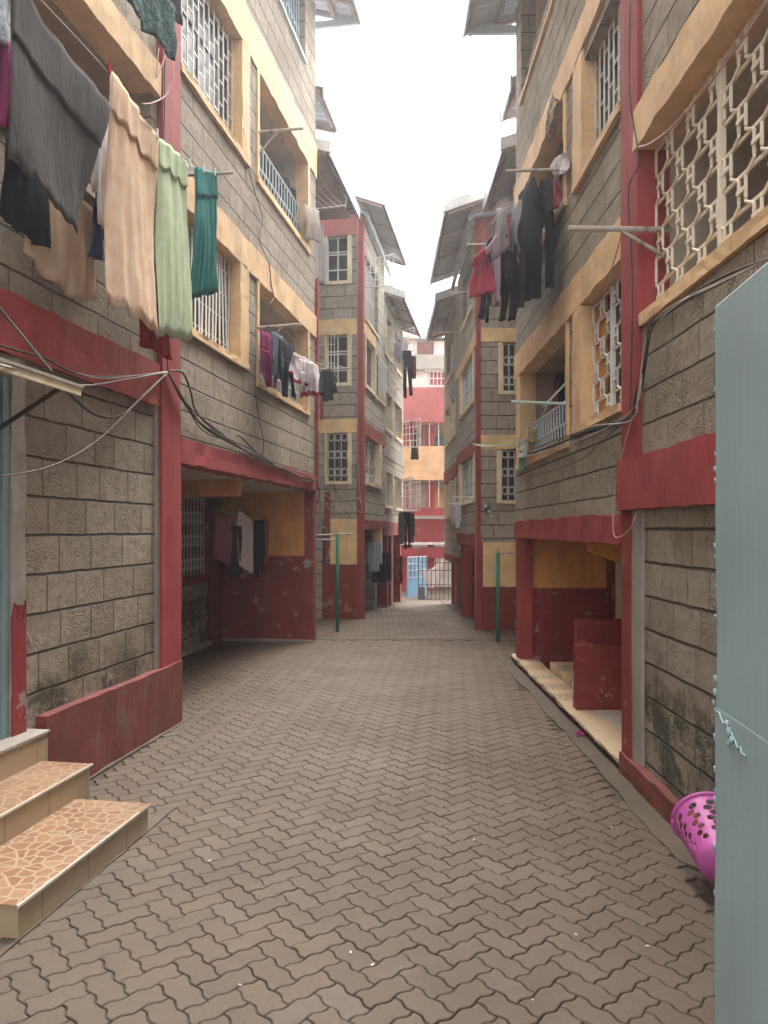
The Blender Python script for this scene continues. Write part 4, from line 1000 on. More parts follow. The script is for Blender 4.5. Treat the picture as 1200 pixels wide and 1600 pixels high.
# ================================================================== CLOTHES, LINES, POLES
def garment(kind, label, cat, mat, p1, p2, h, seed=0, folds=4, amp=.02, flare=0.0, flap=0.0, group=None, skew=0.0, name=None, wav=.010, thick=.003, droop=0.0, hem=0.0, sag=0.0):
    p1 = Vector(p1); p2 = Vector(p2); e = p2 - p1; wid = e.length
    x = Vector((e.x, e.y, 0)).normalized(); y = Vector((0, 0, 1)).cross(x); sl = e.z / max(1e-4, Vector((e.x, e.y)).length)
    m = MB(1); r = random.Random(seed * 17 + 3); ph = [r.uniform(0, 6.28) for _ in range(6)]
    def surf(a, t, th, side):
        q = a / wid
        f = amp * (.25 + .75 * min(1, t * 1.6)) * (math.sin(2 * math.pi * folds * q + ph[0] + .9 * math.sin(2.2 * t + ph[1])) + .45 * math.sin(2 * math.pi * folds * 2.3 * q + ph[2] + 1.3 * t))
        f = f * .62 + .07 * mnoise.noise((q * 1.4 + ph[3], t * 1.1, seed)) + .020 * mnoise.noise((q * 7 + ph[3], t * 2.2, seed + 3)) + .006 * mnoise.noise((q * 17, t * 9, seed + 5))
        return f + side * th
    def strip_(rows, nx=22, wavy=True, off=0.0, mi=0, mi_end=None):
        rings = []
        N = len(rows)
        for k, (al, ar, b) in enumerate(rows):
            t = b / h; fr = []; bk = []
            for i in range(nx + 1):
                s_ = i / nx; a = al + (ar - al) * s_
                bb = b + (wav * math.sin(2 * math.pi * folds * .7 * s_ + ph[4]) + wav * .8 * mnoise.noise((s_ * 5, seed + 9, 0))) * min(1, k / N * 1.4) - sl * a
                bb += sag * (1 - (2 * s_ - 1) ** 2)
                bb += droop * min(1., t) * 4 * (s_ - .5) ** 2 * -1
                edge = math.sqrt(max(0, 1 - (2 * s_ - 1) ** 2)); th = thick * edge + .0012
                fr.append(m.p(a + skew * t, surf(a, t, th, 1) + off, -bb)); bk.append(m.p(a + skew * t, surf(a, t, th, -1) + off, -bb))
            rings.append(fr + bk[::-1])
        Q = len(rings[0])
        for k in range(N - 1):
            m.cur = mi if (mi_end is None or k < N - 1 - mi_end) else 1
            for i in range(Q): m.face([rings[k][i], rings[k][(i + 1) % Q], rings[k + 1][(i + 1) % Q], rings[k + 1][i]])
        m.cur = mi if mi_end is None else 1
        m.face(rings[-1]); m.cur = mi; m.face(rings[0][::-1])
    W2 = wid / 2; n = 16
    he = int(round(hem * n)) if hem else None
    if kind == 'sheet':
        strip_([(-W2 * (1 + flare * k / n), W2 * (1 + flare * k / n), h * k / n) for k in range(n + 1)], 30, mi_end=he)
        if flap: strip_([(-W2 * (1 + flare * flap * k / 8), W2 * (1 + flare * flap * k / 8), -.004 + h * flap * k / 8) for k in range(9)], 30, off=.013 * FLAP)
    elif kind == 'dress':
        strip_([(-W2 * (.55 + (.45 + flare) * (k / n) ** .8), W2 * (.55 + (.45 + flare) * (k / n) ** .8), h * k / n) for k in range(n + 1)], 26, mi_end=he)
        for s in (-1, 1): strip_([(s * W2 * .5 - W2 * .16 + s * .06 * k, s * W2 * .5 + W2 * .16 + s * .06 * k, h * .02 + h * .22 * k / 3) for k in range(4)], 6, off=.012)
    elif kind == 'shirt':
        strip_([(-W2 * .66, W2 * .66, h * k / n) for k in range(n + 1)], 22, mi_end=he)
        for s in (-1, 1):
            c0 = s * W2 * .62; rows = []
            for k in range(9): q = k / 8; c = c0 + s * W2 * .30 * q; ww = W2 * (.30 - .10 * q); rows.append((c - ww, c + ww, h * (.03 + .72 * q)))
            strip_(rows, 8, off=.014 * s, mi_end=(1 if hem else None))
    elif kind in ('trousers', 'shorts'):
        sp = .34 if kind == 'trousers' else .5; tw = r.uniform(-.35, .35)
        strip_([(-W2, W2, h * sp * k / 6) for k in range(7)], 20)
        for s in (-1, 1):
            rows = []
            for k in range(12):
                q = k / 11; c = s * W2 * (.52 + .10 * q) + W2 * tw * q; ww = W2 * (.48 - (.14 if kind == 'trousers' else -.02) * q); rows.append((c - ww, c + ww, h * (sp - .02 + (1 - sp + .02 - (.05 if s > 0 else 0)) * q)))
            strip_(rows, 10, off=.004 * s, mi_end=he)
    mats = mat if isinstance(mat, (list, tuple)) else [mat]
    nm = name or {'sheet': 'towel', 'dress': 'dress', 'shirt': 'shirt', 'trousers': 'trousers', 'shorts': 'shorts'}[kind]
    o = m.build(nm, mats, None, smooth=True)
    o.matrix_world = Matrix(((x.x, y.x, 0, (p1.x + p2.x) / 2), (x.y, y.y, 0, (p1.y + p2.y) / 2), (0, 0, 1, (p1.z + p2.z) / 2), (0, 0, 0, 1)))
    return tag(o, label, cat, group)
FLAP = 1
def F(name, *a, **k): 
    if name not in M: M[name] = fabric(name, *a, **k)
    return M[name]
def hang(fr, n, kind, label, cat, mat, x1, y1, x2, y2, yb, **kw):
    a = fr.at(n, x1, y1); b = fr.at(n, x2, y2); Y = (a.y + b.y) / 2; zb = EYE - (yb - 828) / 1200 * Y
    return garment(kind, label, cat, mat, a, b, max(.15, (a.z + b.z) / 2 - zb), **kw)
def line(label, pts, r=.004, mat='white_wire', name='clothes_line', cat='clothes line', group=None, k=5):
    m = MB(1); m.tube(smooth_path(pts, 5), r, k); return tag(m.build(name, M[mat], smooth=True), label, cat, group)
def pole(label, pts, strut=None, r=.016, mat='pole_metal', group='clothes poles'):
    m = MB(1); m.tube(pts, r, 8)
    if strut: m.bar(strut[0], strut[1], r * .75, 6)
    return tag(m.build('clothes_pole', M[mat]), label, 'pole', None)

# --- big washing at the left
FLAP = -1
G = 'washing on the near left lines'
hang(FL, .45, 'sheet', 'large charcoal grey towel folded over the near left line', 'towel', F('charcoal_terry', (.105, .098, .10), weave=300, crease=2.2), 22, -45, 163, 166, 330, seed=1, folds=7, amp=.006, flap=.34, group=G, wav=.012, skew=-.20, flare=-.30)
hang(FL, .45, 'sheet', 'long peach towel hanging between the grey towel and the green one', 'towel', F('peach_cotton', (.86, .63, .45), (.88, .72, .57), spot=7), 172, 112, 245, 212, 500, seed=2, folds=5, amp=.004, flap=.17, group=G, wav=.018)
hang(FL, .45, 'sheet', 'long pale green towel with a crumpled top flap', 'towel', F('pale_green_cotton', (.66, .80, .55), (.74, .84, .65), spot=9), 247, 216, 297, 258, 527, seed=3, folds=4, amp=.006, flap=.14, flare=-.08, group=G, wav=.018)
hang(FL, .45, 'sheet', 'teal gathered dress at the far end of the near left line', 'dress', F('teal_jersey', (.04, .25, .25)), 299, 262, 337, 268, 462, seed=4, folds=5, amp=.022, flare=.12, flap=.22, group=G, name='dress')
hang(FL, .22, 'shirt', 'white shirt showing between the grey and peach towels', 'shirt', F('white_cotton', (.80, .78, .80)), 143, 150, 181, 195, 362, seed=5, folds=3, amp=.02, group=G)
hang(FL, .12, 'shorts', 'dark blue denim shorts behind the white shirt', 'shorts', F('blue_denim', (.035, .06, .16)), 143, 300, 180, 320, 410, seed=6, folds=4, amp=.02, group=G)
hang(FL, .16, 'sheet', 'navy cloth with small white marks below the grey towel', 'cloth', F('navy_cloth', (.018, .022, .036)), 5, 180, 67, 250, 365, seed=7, folds=3, amp=.03, group=G, name='cloth')
hang(FL, .10, 'sheet', 'wide beige skirt cloth hanging lowest beneath the grey towel', 'cloth', F('beige_cotton', (.74, .56, .41)), 40, 235, 148, 330, 455, seed=8, folds=3, amp=.03, group=G, name='cloth', droop=.1)
hang(FL, .26, 'sheet', 'bright red cloth hanging below the peach and green towels', 'cloth', F('bright_red_cotton', (.42, .015, .03)), 226, 400, 262, 430, 552, seed=9, folds=2, amp=.03, group=G, name='cloth', flare=.2)
hang(FL, .30, 'sheet', 'narrow pale yellow ribbed cloth between the peach and green towels', 'cloth', F('pale_yellow_rib', (.62, .58, .40), (.5, .46, .3), stripes=260), 241, 240, 256, 258, 470, seed=10, folds=2, amp=.012, group=G, name='cloth')
hang(FL, .30, 'sheet', 'white floral cloth at the left edge above the magenta one', 'cloth', F('floral_white', (.62, .62, .66), (.28, .33, .42), spot=14), -40, -90, 26, -25, 60, seed=11, folds=3, amp=.03, group=G, name='cloth')
hang(FL, .28, 'sheet', 'magenta shiny cloth at the left edge under the floral one', 'cloth', F('magenta_satin', (.40, .05, .19)), -50, 10, 20, 72, 180, seed=12, folds=4, amp=.03, group=G, name='cloth')
hang(FL, .42, 'sheet', 'dark teal cloth hanging from an upper floor above the peach towel', 'cloth', F('dark_teal_cloth', (.03, .085, .09), (.16, .24, .25), spot=26), 180, -115, 272, 10, 40, seed=13, folds=3, amp=.02, group=G, name='cloth', wav=.03)
hang(FL, .30, 'sheet', 'black cloth hanging high beside the dark teal cloth', 'cloth', F('black_cotton', (.018, .017, .02)), 248, -40, 282, 0, 22, seed=14, folds=2, amp=.02, group=G, name='cloth')
line('outer line carrying the big towels on the left', [FL.at(.45, -300, -400), FL.at(.45, 22, -45), FL.at(.45, 168, 112), FL.at(.45, 246, 213), FL.at(.45, 298, 258), FL.at(.45, 345, 272)])
line('inner line behind the big towels on the left', [FL.at(.2, -200, -80), FL.at(.2, 60, 165), FL.at(.2, 143, 235), FL.at(.2, 181, 262), FL.at(.2, 262, 330)])
pole('rusty pole end holding the outer line by the teal dress', [FL.w(-.12, 0.0, 5.36), FL.w(-.10, .62, 5.36)])
for k, (px, py, c) in enumerate(((171, 106, 'bright_red_cotton'), (246, 208, 'white_cotton'), (297, 254, 'white_cotton'), (318, 262, 'white_cotton'), (336, 268, 'pale_green_cotton'))):
    m = MB(1); q = FL.at(.46, px, py); m.box(-.006, .006, -.012, .012, -.04, .035); o = m.build('clothes_peg', M[c]); o.location = q
    tag(o, ['red peg at the corner of the peach towel', 'white peg between the peach and pale green towels', 'white peg between the green towel and teal dress', 'white peg over the middle of the teal dress', 'pale green peg at the far end of the teal dress'][k], 'peg', 'pegs on the near left line')

# --- left middle balconies
pole('horizontal clothes pole with strut at the lower left balcony', [FL.at(.02, 402, 512), FL.w(FL.loc(FL.at(.02, 402, 512))[0], .60, FL.loc(FL.at(.02, 402, 512))[2] + .02)], (FL.w(2.52, .02, 4.25), FL.w(2.52, .34, 4.58)), .02)
pole('horizontal clothes pole with strut at the upper left balcony', [FL.w(2.5, .02, 7.13), FL.w(2.5, .62, 7.13)], (FL.w(2.5, .02, 6.85), FL.w(2.5, .28, 7.12)), .018)
pole('far clothes pole at the block corner beside the gap', [FL.w(5.5, .0, 4.63), FL.w(5.5, .62, 4.63)], None, .014)
pole('upper clothes pole with upturned end at the block corner', [FL.w(5.5, .0, 7.35), FL.w(5.5, .55, 7.38), FL.w(5.5, .56, 7.52)], None, .014)
for k in range(5):
    n = .08 + .12 * k
    line(['first', 'second', 'third', 'fourth', 'outermost'][k] + ' line from the wall on the lower left balcony', [FL.w(2.52, n, 4.58), FL.w(4, n, 4.50 - .01 * k), FL.w(5.5, n, 4.63)], .003, group=None)
    line(['first', 'second', 'third', 'fourth', 'outermost'][k] + ' line from the wall on the upper left balcony', [FL.w(2.5, n, 7.13), FL.w(4, n, 7.08 - .01 * k), FL.w(5.5, n, 7.35)], .003)
G = 'washing on the lower left balcony lines'
FLAP = -1
hang(FL, .12, 'trousers', 'magenta trousers at the near end of the lower left balcony', 'trousers', F('magenta_jersey', (.34, .025, .15)), 407, 515, 432, 530, 606, seed=21, folds=3, amp=.02, group=G)
hang(FL, .25, 'shirt', 'faded blue denim shirt beside the magenta trousers', 'shirt', F('faded_denim', (.16, .20, .26)), 422, 514, 446, 530, 590, seed=22, folds=3, amp=.03, group=G)
hang(FL, .30, 'trousers', 'dark navy trousers in the middle of the lower left balcony', 'trousers', F('dark_navy', (.022, .025, .04)), 438, 528, 463, 545, 622, seed=23, folds=3, amp=.02, group=G)
RW = lambda: [F('white_jersey', (.70, .64, .66)), F('crimson_hem', (.48, .02, .09))]
hang(FL, .34, 'shirt', 'white top with crimson hem nearest the navy trousers', 'shirt', RW(), 455, 548, 482, 560, 600, seed=24, folds=3, amp=.02, group=G, hem=.14)
hang(FL, .36, 'trousers', 'white pyjama bottoms with crimson cuffs hanging between two white tops', 'trousers', RW(), 468, 560, 485, 566, 622, seed=25, folds=3, amp=.012, group=G, hem=.12)
hang(FL, .50, 'shirt', 'white top with long sleeves and crimson cuffs at the block corner', 'shirt', RW(), 478, 562, 502, 570, 618, seed=26, folds=3, amp=.02, group=G, hem=.12)
hang(FL, .70, 'shirt', 'small black top hanging out past the block corner', 'shirt', F('black_knit', (.02, .022, .03)), 500, 578, 524, 578, 627, seed=27, folds=3, amp=.02, group=G)
hang(FL, -.02, 'sheet', 'grey cloth over the railing of the lower left balcony', 'cloth', F('grey_cloth', (.24, .24, .25)), 405, 560, 420, 572, 600, seed=28, folds=2, amp=.012, group=G, name='cloth')
G = 'dark clothes behind the upper left railing'
for k, (x, lab) in enumerate(((412, 'black garment nearest the camera behind the upper left railing'), (425, 'second black garment behind the upper left railing'), (440, 'third black garment behind the upper left railing'), (455, 'fourth dark garment at the far end of the upper left railing'))):
    hang(FL, -.2, 'shirt', lab, 'clothes', M['dark_navy'] if k % 2 else M['black_knit'], x - 3, 235 + (x - 412) * 1.25, x + 11, 248 + (x - 412) * 1.25, 300 + (x - 412) * 1.3, seed=30 + k, folds=2, amp=.012, group=G)
hang(FL, .1, 'sheet', 'beige cloth hanging on the corner of the left block below the upper balcony', 'cloth', F('beige_grey_cloth', (.46, .40, .36)), 478, 318, 496, 330, 375, seed=36, folds=3, amp=.03, name='cloth')
garment('sheet', 'white sheet hanging in the left gap under the stepped roofs', 'cloth', M['white_cotton'], sight(15.2, 493, 345), sight(15.2, 505, 350), 1.15, seed=37, folds=2, amp=.02, name='cloth')

# --- left porch washing
G = 'washing in the left porch'
line('line sagging across the left porch', [FL.w(2.9, -.8, 2.2), FL.w(4, -.8, 2.12), FL.w(4.8, -.8, 2.10), FL.w(5.46, -.8, 2.25)], .003)
for k, (kind, lab, mt, x1, y1, x2, y2, yb) in enumerate((
    ('sheet', 'pink towel at the near end of the left porch line', F('dusty_pink', (.26, .09, .13)), 335, 800, 360, 820, 878),
    ('sheet', 'dark checked cloth below the pink towel in the porch', F('dark_check', (.045, .04, .05), (.02, .02, .025), stripes=60), 352, 822, 378, 822, 900),
    ('sheet', 'white towel hanging in the left porch', F('white_towel', (.72, .68, .66)), 373, 797, 394, 814, 890),
    ('trousers', 'black trousers between the white towel and the striped pink cloth', M['black_cotton'], 394, 814, 412, 812, 900),
    ('sheet', 'gathered pink striped cloth beside the black shirt', F('pink_stripe', (.30, .10, .15), (.20, .06, .10), stripes=120), 411, 812, 428, 812, 882),
    ('shirt', 'black shirt at the far end of the left porch line', M['black_knit'], 424, 812, 442, 800, 862))):
    hang(FL, -.8, kind, lab, 'clothes', mt, x1, y1, x2, y2, yb, seed=40 + k, folds=3, amp=.022, group=G)

# --- right block washing
pole('long horizontal clothes pole at the upper right balcony', [FR.w(7.92, .0, 5.62), FR.w(7.92, .62, 5.60)], None, .016)
pole('rusty clothes pole with brace by the near right pier', [FR.w(5.50, -.18, 4.05), FR.w(5.50, .56, 4.06)], (FR.w(5.50, -.15, 3.85), FR.w(5.5, .18, 4.04)), .020)
pole('pale green clothes pole at the lower right balcony', [FR.w(7.85, .0, 3.19), FR.w(7.85, .58, 3.21)], (FR.w(7.85, .02, 3.4), FR.w(8.1, .2, 3.2)), .016, 'teal_metal')
pole('pale far clothes pole at the end of the right block', [FR.w(10.9, .0, 5.95), FR.w(10.9, .70, 5.95)], None, .014)
for k in range(5):
    n = .08 + .125 * k
    line(['first', 'second', 'third', 'fourth', 'outermost'][k] + ' line from the wall on the upper right balcony', [FR.w(7.92, n, 5.61), FR.w(9.4, n, 5.66), FR.w(10.9, n, 5.95)], .003)
for k in range(3):
    n = .2 + .14 * k
    line(['inner', 'middle', 'outer'][k] + ' pale green line from the lower right pole to the far corner', [FR.w(7.85, n, 3.2), FR.w(8.9, n, 2.97 - .02 * k), FR.w(11.0, n, 3.10), FR2.w(0, .05 + .02 * k, 3.55)], .005, 'green_line')
G = 'dark washing on the upper right lines'
FLAP = 1
for k, (kind, lab, mt, n, x1, y1, x2, y2, yb, kw) in enumerate((
    ('dress', 'red gathered dress at the far tip of the right washing', F('red_dress_cotton', (.44, .025, .10)), .62, 762, 384, 740, 402, 462, dict(flare=.25, folds=6)),
    ('trousers', 'long navy trousers next to the red dress', M['dark_navy'], .60, 763, 395, 752, 402, 503, {}),
    ('trousers', 'lilac trousers third from the far tip of the right washing', F('lilac_cotton', (.42, .33, .42)), .58, 779, 362, 760, 385, 480, {}),
    ('shirt', 'grey and white top above the olive shirt', F('grey_white_jersey', (.38, .40, .44)), .56, 792, 320, 772, 345, 398, {}),
    ('shirt', 'dark olive shirt hanging beside the lilac trousers', F('dark_olive', (.05, .055, .045)), .50, 793, 385, 776, 398, 460, {}),
    ('trousers', 'black trousers hanging lowest in the middle of the right washing', M['black_cotton'], .46, 806, 370, 787, 392, 502, {}),
    ('trousers', 'brown trousers beside the black coat', F('brown_twill', (.085, .065, .055)), .42, 814, 340, 799, 355, 482, {}),
    ('sheet', 'light grey scarf hanging left of the black coat', F('light_grey_jersey', (.42, .44, .48)), .44, 812, 312, 803, 325, 402, {}),
    ('dress', 'long black coat, largest dark garment of the right washing', F('blue_black_wool', (.022, .025, .035)), .25, 842, 268, 811, 305, 470, dict(folds=4)),
    ('trousers', 'charcoal trousers nearest the upper right balcony wall', F('charcoal_twill', (.045, .043, .048)), .13, 861, 278, 839, 300, 452, {}),
    ('sheet', 'white cuffed cloth peeping below the black coat', M['white_cotton'], .18, 834, 400, 826, 410, 468, {}),
    ('sheet', 'crimson and pink cloth drooping under the upper right pole', F('crimson_pink', (.48, .05, .10), (.55, .30, .32), spot=7), .02, 878, 262, 858, 285, 328, {}))):
    cx_, cy_ = (x1 + x2) / 2, (y1 + y2) / 2; x1, x2, y1, y2 = cx_ + (x1 - cx_) * 1.35, cx_ + (x2 - cx_) * 1.35, cy_ + (y1 - cy_) * 1.2, cy_ + (y2 - cy_) * 1.2
    hang(FR, n, kind, lab, 'clothes', mt, x1, y1, x2, y2, yb, seed=60 + k, group=G, **{**dict(folds=3, amp=.022), **kw})
hang(FR, .06, 'sheet', 'crumpled white cloth bundled over the upper right pole', 'cloth', M['white_cotton'], 884, 236, 868, 248, 272, seed=79, folds=3, amp=.05, name='cloth')
G = 'small garments filling the upper right lines'
for k, (kind, lab, mt, n, x, y, wd, yb) in enumerate((
    ('shirt', 'small dark blue shirt near the tip of the upper right lines', 'dark_navy', .52, 770, 366, 16, 412),
    ('sheet', 'small white vest high among the dark washing', 'white_cotton', .54, 779, 330, 10, 378),
    ('shirt', 'black shirt hanging low beside the lilac trousers', 'black_knit', .50, 784, 400, 16, 452),
    ('shorts', 'grey shorts behind the brown trousers', 'mid_grey_cloth', .36, 806, 350, 16, 400),
    ('shirt', 'charcoal shirt at the inner side of the black coat', 'charcoal_twill', .20, 846, 286, 18, 360),
    ('sheet', 'pale grey cloth at the low end of the black trousers', 'light_grey_jersey', .40, 803, 402, 8, 470))):
    if mt not in M: F(mt, (.20, .20, .21))
    hang(FR, n, kind, lab, 'clothes', M[mt], x + wd / 2, y - wd * .6, x - wd / 2, y + wd * .6, yb, seed=130 + k, folds=3, amp=.02, group=G)
# --- lower right balcony
hang(FR, .08, 'sheet', 'white cloth at the corner under the pale green lines', 'cloth', F('white_muslin', (.62, .64, .64)), 822, 684, 809, 688, 715, seed=80, folds=3, amp=.02, name='cloth')
hang(FR, .06, 'sheet', 'turquoise cloth hanging below the white one at the right corner', 'cloth', F('turquoise_cloth', (.25, .52, .46)), 820, 700, 810, 704, 734, seed=81, folds=2, amp=.02, name='cloth', flare=-.3)
hang(FR, -.06, 'sheet', 'yellow cream cloth draped over the lower right railing', 'cloth', F('cream_yellow_cloth', (.58, .47, .26)), 838, 668, 824, 674, 692, seed=82, folds=2, amp=.02, name='cloth')
hang(FR, -.45, 'dress', 'red patterned dress inside the lower right balcony', 'dress', F('red_floral', (.30, .02, .05), (.5, .35, .35), spot=30), 880, 592, 862, 596, 690, seed=83, folds=3, amp=.02)
hang(FR, -.30, 'dress', 'navy blue garment inside the lower right balcony', 'clothes', M['dark_navy'], 893, 575, 868, 585, 690, seed=84, folds=3, amp=.02)
garment('dress', 'black coat hanging by the pale door in the right porch', 'clothes', M['black_knit'], FR.w(8.6, -1.15, 1.62), FR.w(9.1, -1.15, 1.6), 1.15, seed=85, folds=3, amp=.02, name='coat')
# --- far washing
G = 'washing on the far left cages'
for k, (kind, lab, mt, Y, x1, y1, x2, y2, yb) in enumerate((
    ('trousers', 'black trousers hanging from the far left top cage', M['black_cotton'], 21.0, 628, 548, 643, 548, 622),
    ('sheet', 'maroon cloth beside the black trousers at the far left cage', F('maroon_cloth', (.20, .015, .05)), 21.3, 643, 556, 650, 556, 592),
    ('sheet', 'white cloth above the black trousers at the far left cage', M['white_cotton'], 21.2, 630, 530, 638, 530, 556),
    ('shirt', 'pale lilac shirt hanging at the far left top cage', F('pale_lilac', (.5, .47, .55)), 20.6, 615, 535, 628, 538, 566),
    ('shirt', 'grey shirt on the far left lower pole', F('mid_grey', (.22, .20, .22)), 20.6, 622, 800, 633, 800, 850),
    ('trousers', 'charcoal trousers in the middle of the far left lower pole', M['charcoal_twill'], 20.6, 631, 800, 641, 800, 858),
    ('shirt', 'dark grey shirt at the outer end of the far left lower pole', F('dark_grey', (.10, .09, .11)), 20.6, 639, 801, 648, 801, 848),
    ('sheet', 'maroon patterned cloth in the far left porch', F('maroon_floral', (.22, .02, .035), (.4, .25, .25), spot=20), 20.9, 614, 868, 629, 868, 912),
    ('shirt', 'blue checked shirt at the mouth of the second left porch', F('blue_check', (.35, .42, .52), (.55, .58, .62), stripes=90), 18.3, 572, 846, 597, 846, 893),
    ('sheet', 'black cloth hanging low in the second left porch', M['black_cotton'], 18.9, 581, 868, 597, 868, 910),
    ('sheet', 'dark navy cloth deepest in the second left porch', M['dark_navy'], 19.2, 597, 864, 612, 864, 908))):
    garment(kind, lab, 'clothes', mt, sight(Y, x1, y1), sight(Y, x2, y2), (yb - (y1 + y2) / 2) / 1200 * Y, seed=90 + k, folds=3, amp=.022, group=G)
pole('white clothes pole over the far left lower washing', [sight(20.6, 600, 798), sight(20.6, 652, 799)], None, .016, 'white_metal')
G = 'washing at the far end'
garment('dress', 'black dress hanging on the ochre parapet at the far end', 'dress', M['black_knit'], sight(27.4, 643, 672), sight(27.4, 653, 672), 1.05, seed=110, folds=3, amp=.03, group=G, flare=.3)
garment('shirt', 'maroon top above the black dress at the far end', 'shirt', M['maroon_cloth'], sight(27.3, 640, 656), sight(27.3, 648, 656), .7, seed=111, folds=3, amp=.02, group=G)
garment('sheet', 'pink striped curtain behind the far railing', 'curtain', F('pink_curtain', (.55, .25, .27), (.7, .55, .55), stripes=40), sight(28.6, 648, 660), sight(28.6, 672, 660), .85, seed=112, folds=6, amp=.03, group=G, name='curtain')
garment('sheet', 'long white sheet hung diagonally behind the bar gate', 'sheet', F('bright_white_sheet', (.86, .86, .86)), sight(24.2, 658, 889), sight(24.2, 694, 870), .62, seed=113, folds=3, amp=.03, group=G, name='bed_sheet', flare=-.55, sag=.16)
garment('shirt', 'small white shirts at the second right block, nearer one', 'shirt', M['white_cotton'], sight(17.2, 710, 786), sight(17.2, 721, 784), .58, seed=114, folds=3, amp=.02, group='white shirts at the second right block')
garment('shirt', 'small white shirts at the second right block, farther one', 'shirt', M['white_jersey'], sight(17.9, 703, 790), sight(17.9, 712, 788), .45, seed=115, folds=3, amp=.02, group='white shirts at the second right block')
for k, (Y, x1, x2, y, lab) in enumerate(((15.2, 705, 742, 777, 'thin pole above the white shirts on the second right block'), (17.5, 698, 726, 787, 'thin pole carrying the white shirts on the second right block'), (15.6, 703, 733, 456, 'white pole under the near eave of the second right block'), (17.9, 688, 716, 519, 'white pole under the far eave of the second right block'), (18.6, 688, 712, 652, 'white pole at mid height beside the far right windows'), (19.5, 705, 730, 620, 'short pale pole above the far right windows'))):
    pole(lab, [sight(Y, x1, y), sight(Y, x2, y)], None, .013, 'white_metal')

# ================================================================== CABLES
def cable(label, fr, pts, r=.007, mat='black_wire'):
    m = MB(1); m.tube(smooth_path([fr.at(*p) for p in pts], 6), r, 6); return tag(m.build('cable', M[mat], smooth=True), label, 'cable')
def jitter(pts, k, s=3.0):
    r = random.Random(k); return [(n + r.uniform(0, .02), x + (r.uniform(-s, s) if 0 < i < len(pts) - 1 else 0), y + (r.uniform(-s, s) if 0 < i < len(pts) - 1 else 0)) for i, (n, x, y) in enumerate(pts)]
bl = [(.06, 264, 584), (.08, 285, 622), (.05, 320, 668), (.05, 372, 698), (.05, 420, 722), (.05, 462, 742), (.06, 493, 752)]
cable('thick black cable running under the left stone wall to the corner', FL, bl, .012)
for k in range(3): cable(['upper', 'middle', 'lower'][k] + ' thin black cable of the bundle under the left stone wall', FL, jitter(bl, k + 3, 7), .007)
cable('black loop of cable bulging beside the left pier', FL, [(.06, 262, 580), (.12, 285, 582), (.14, 298, 612), (.08, 305, 640), (.06, 330, 668), (.06, 362, 688), (.06, 372, 680), (.06, 400, 706)], .010)
cable('pale cable drooping from the pier to the left edge', FL, [(.06, 262, 582), (.20, 215, 628), (.25, 150, 690), (.25, 80, 728), (.25, 0, 744), (.25, -80, 745)], .006, 'grey_wire')
cable('dark cable from the pier looping under the door canopy', FL, [(.06, 262, 582), (.12, 230, 612), (.15, 190, 648), (.18, 150, 648), (.3, 108, 615), (.4, 90, 600)], .010)
cable('white cable from the pier running flat to the canopy', FL, [(.06, 262, 581), (.15, 200, 592), (.3, 130, 602), (.5, 60, 585), (.6, -40, 560)], .006, 'white_wire')
cable('thin white cable crossing the red band on the left', FL, [(.05, 262, 580), (.08, 170, 591), (.08, 120, 583)], .004, 'white_wire')
cable('black cable along the red band above the canopy', FL, [(.05, 262, 584), (.06, 140, 588), (.06, 70, 560), (.06, 0, 540)], .008)
cable('thin black cable winding down the left facade between the windows', FL, [(.03, 380, 200), (.03, 388, 260), (.03, 398, 300), (.03, 410, 340), (.03, 405, 375), (.03, 420, 410), (.04, 424, 445), (.04, 428, 465), (.04, 422, 478), (.03, 445, 495), (.03, 480, 520)], .006)
cable('thin black cable down the stone below the lower left balcony', FL, [(.03, 398, 600), (.03, 402, 640), (.03, 412, 690), (.03, 408, 718)], .005)
cable('pink cable looping down the upper left pier', FL, [(.06, 248, 75), (.05, 246, 120), (.07, 268, 62), (.10, 270, 110), (.08, 262, 145), (.06, 240, 160), (.05, 222, 162)], .006, 'pink_wire')
cable('dark cable down the face of the left pier', FL, [(.05, 258, 60), (.045, 256, 300), (.045, 258, 450), (.06, 262, 578)], .006)
br = [(.08, 1215, 398), (.08, 1120, 440), (.07, 1060, 478), (.06, 1018, 510), (.05, 1008, 560), (.05, 995, 620), (.05, 980, 655), (.05, 930, 672), (.05, 880, 690), (.05, 830, 708), (.05, 812, 706)]
cable('thick black cable running round the right pier and under the balconies', FR, br, .010)
for k in range(4): cable(['first', 'second', 'third', 'fourth'][k] + ' thin cable of the bundle round the right pier', FR, jitter(br, k + 11, 6), .005, 'black_wire' if k % 2 else 'white_wire')
cable('thin cable hanging from the right pier in a pale loop', FR, [(.05, 990, 640), (.05, 975, 700), (.05, 962, 760), (.06, 958, 825), (.06, 965, 840), (.06, 985, 826), (.05, 994, 802)], .005, 'pink_wire')
cable('dark cable crossing the lower right stone wall', FR, [(.04, 985, 650), (.04, 940, 690), (.04, 900, 722), (.04, 830, 745)], .004)
cable('pale cable sagging along the near right ochre beam', FR, [(.09, 1215, -20), (.10, 1140, 90), (.10, 1060, 188), (.09, 1020, 222), (.08, 998, 230)], .007, 'pink_wire')
cable('thin dark cable down the upper right pier', FR, [(.05, 985, 0), (.05, 984, 150), (.05, 998, 250), (.05, 982, 300), (.05, 988, 440), (.05, 985, 640)], .005)
cable('pale cable draped from the rusty pole past the ochre band', FR, [(.4, 972, 362), (.2, 955, 420), (.08, 930, 470), (.05, 905, 492)], .004, 'pink_wire')
m = MB(1); r = random.Random(9); q = FR.at(.06, 862, 172)
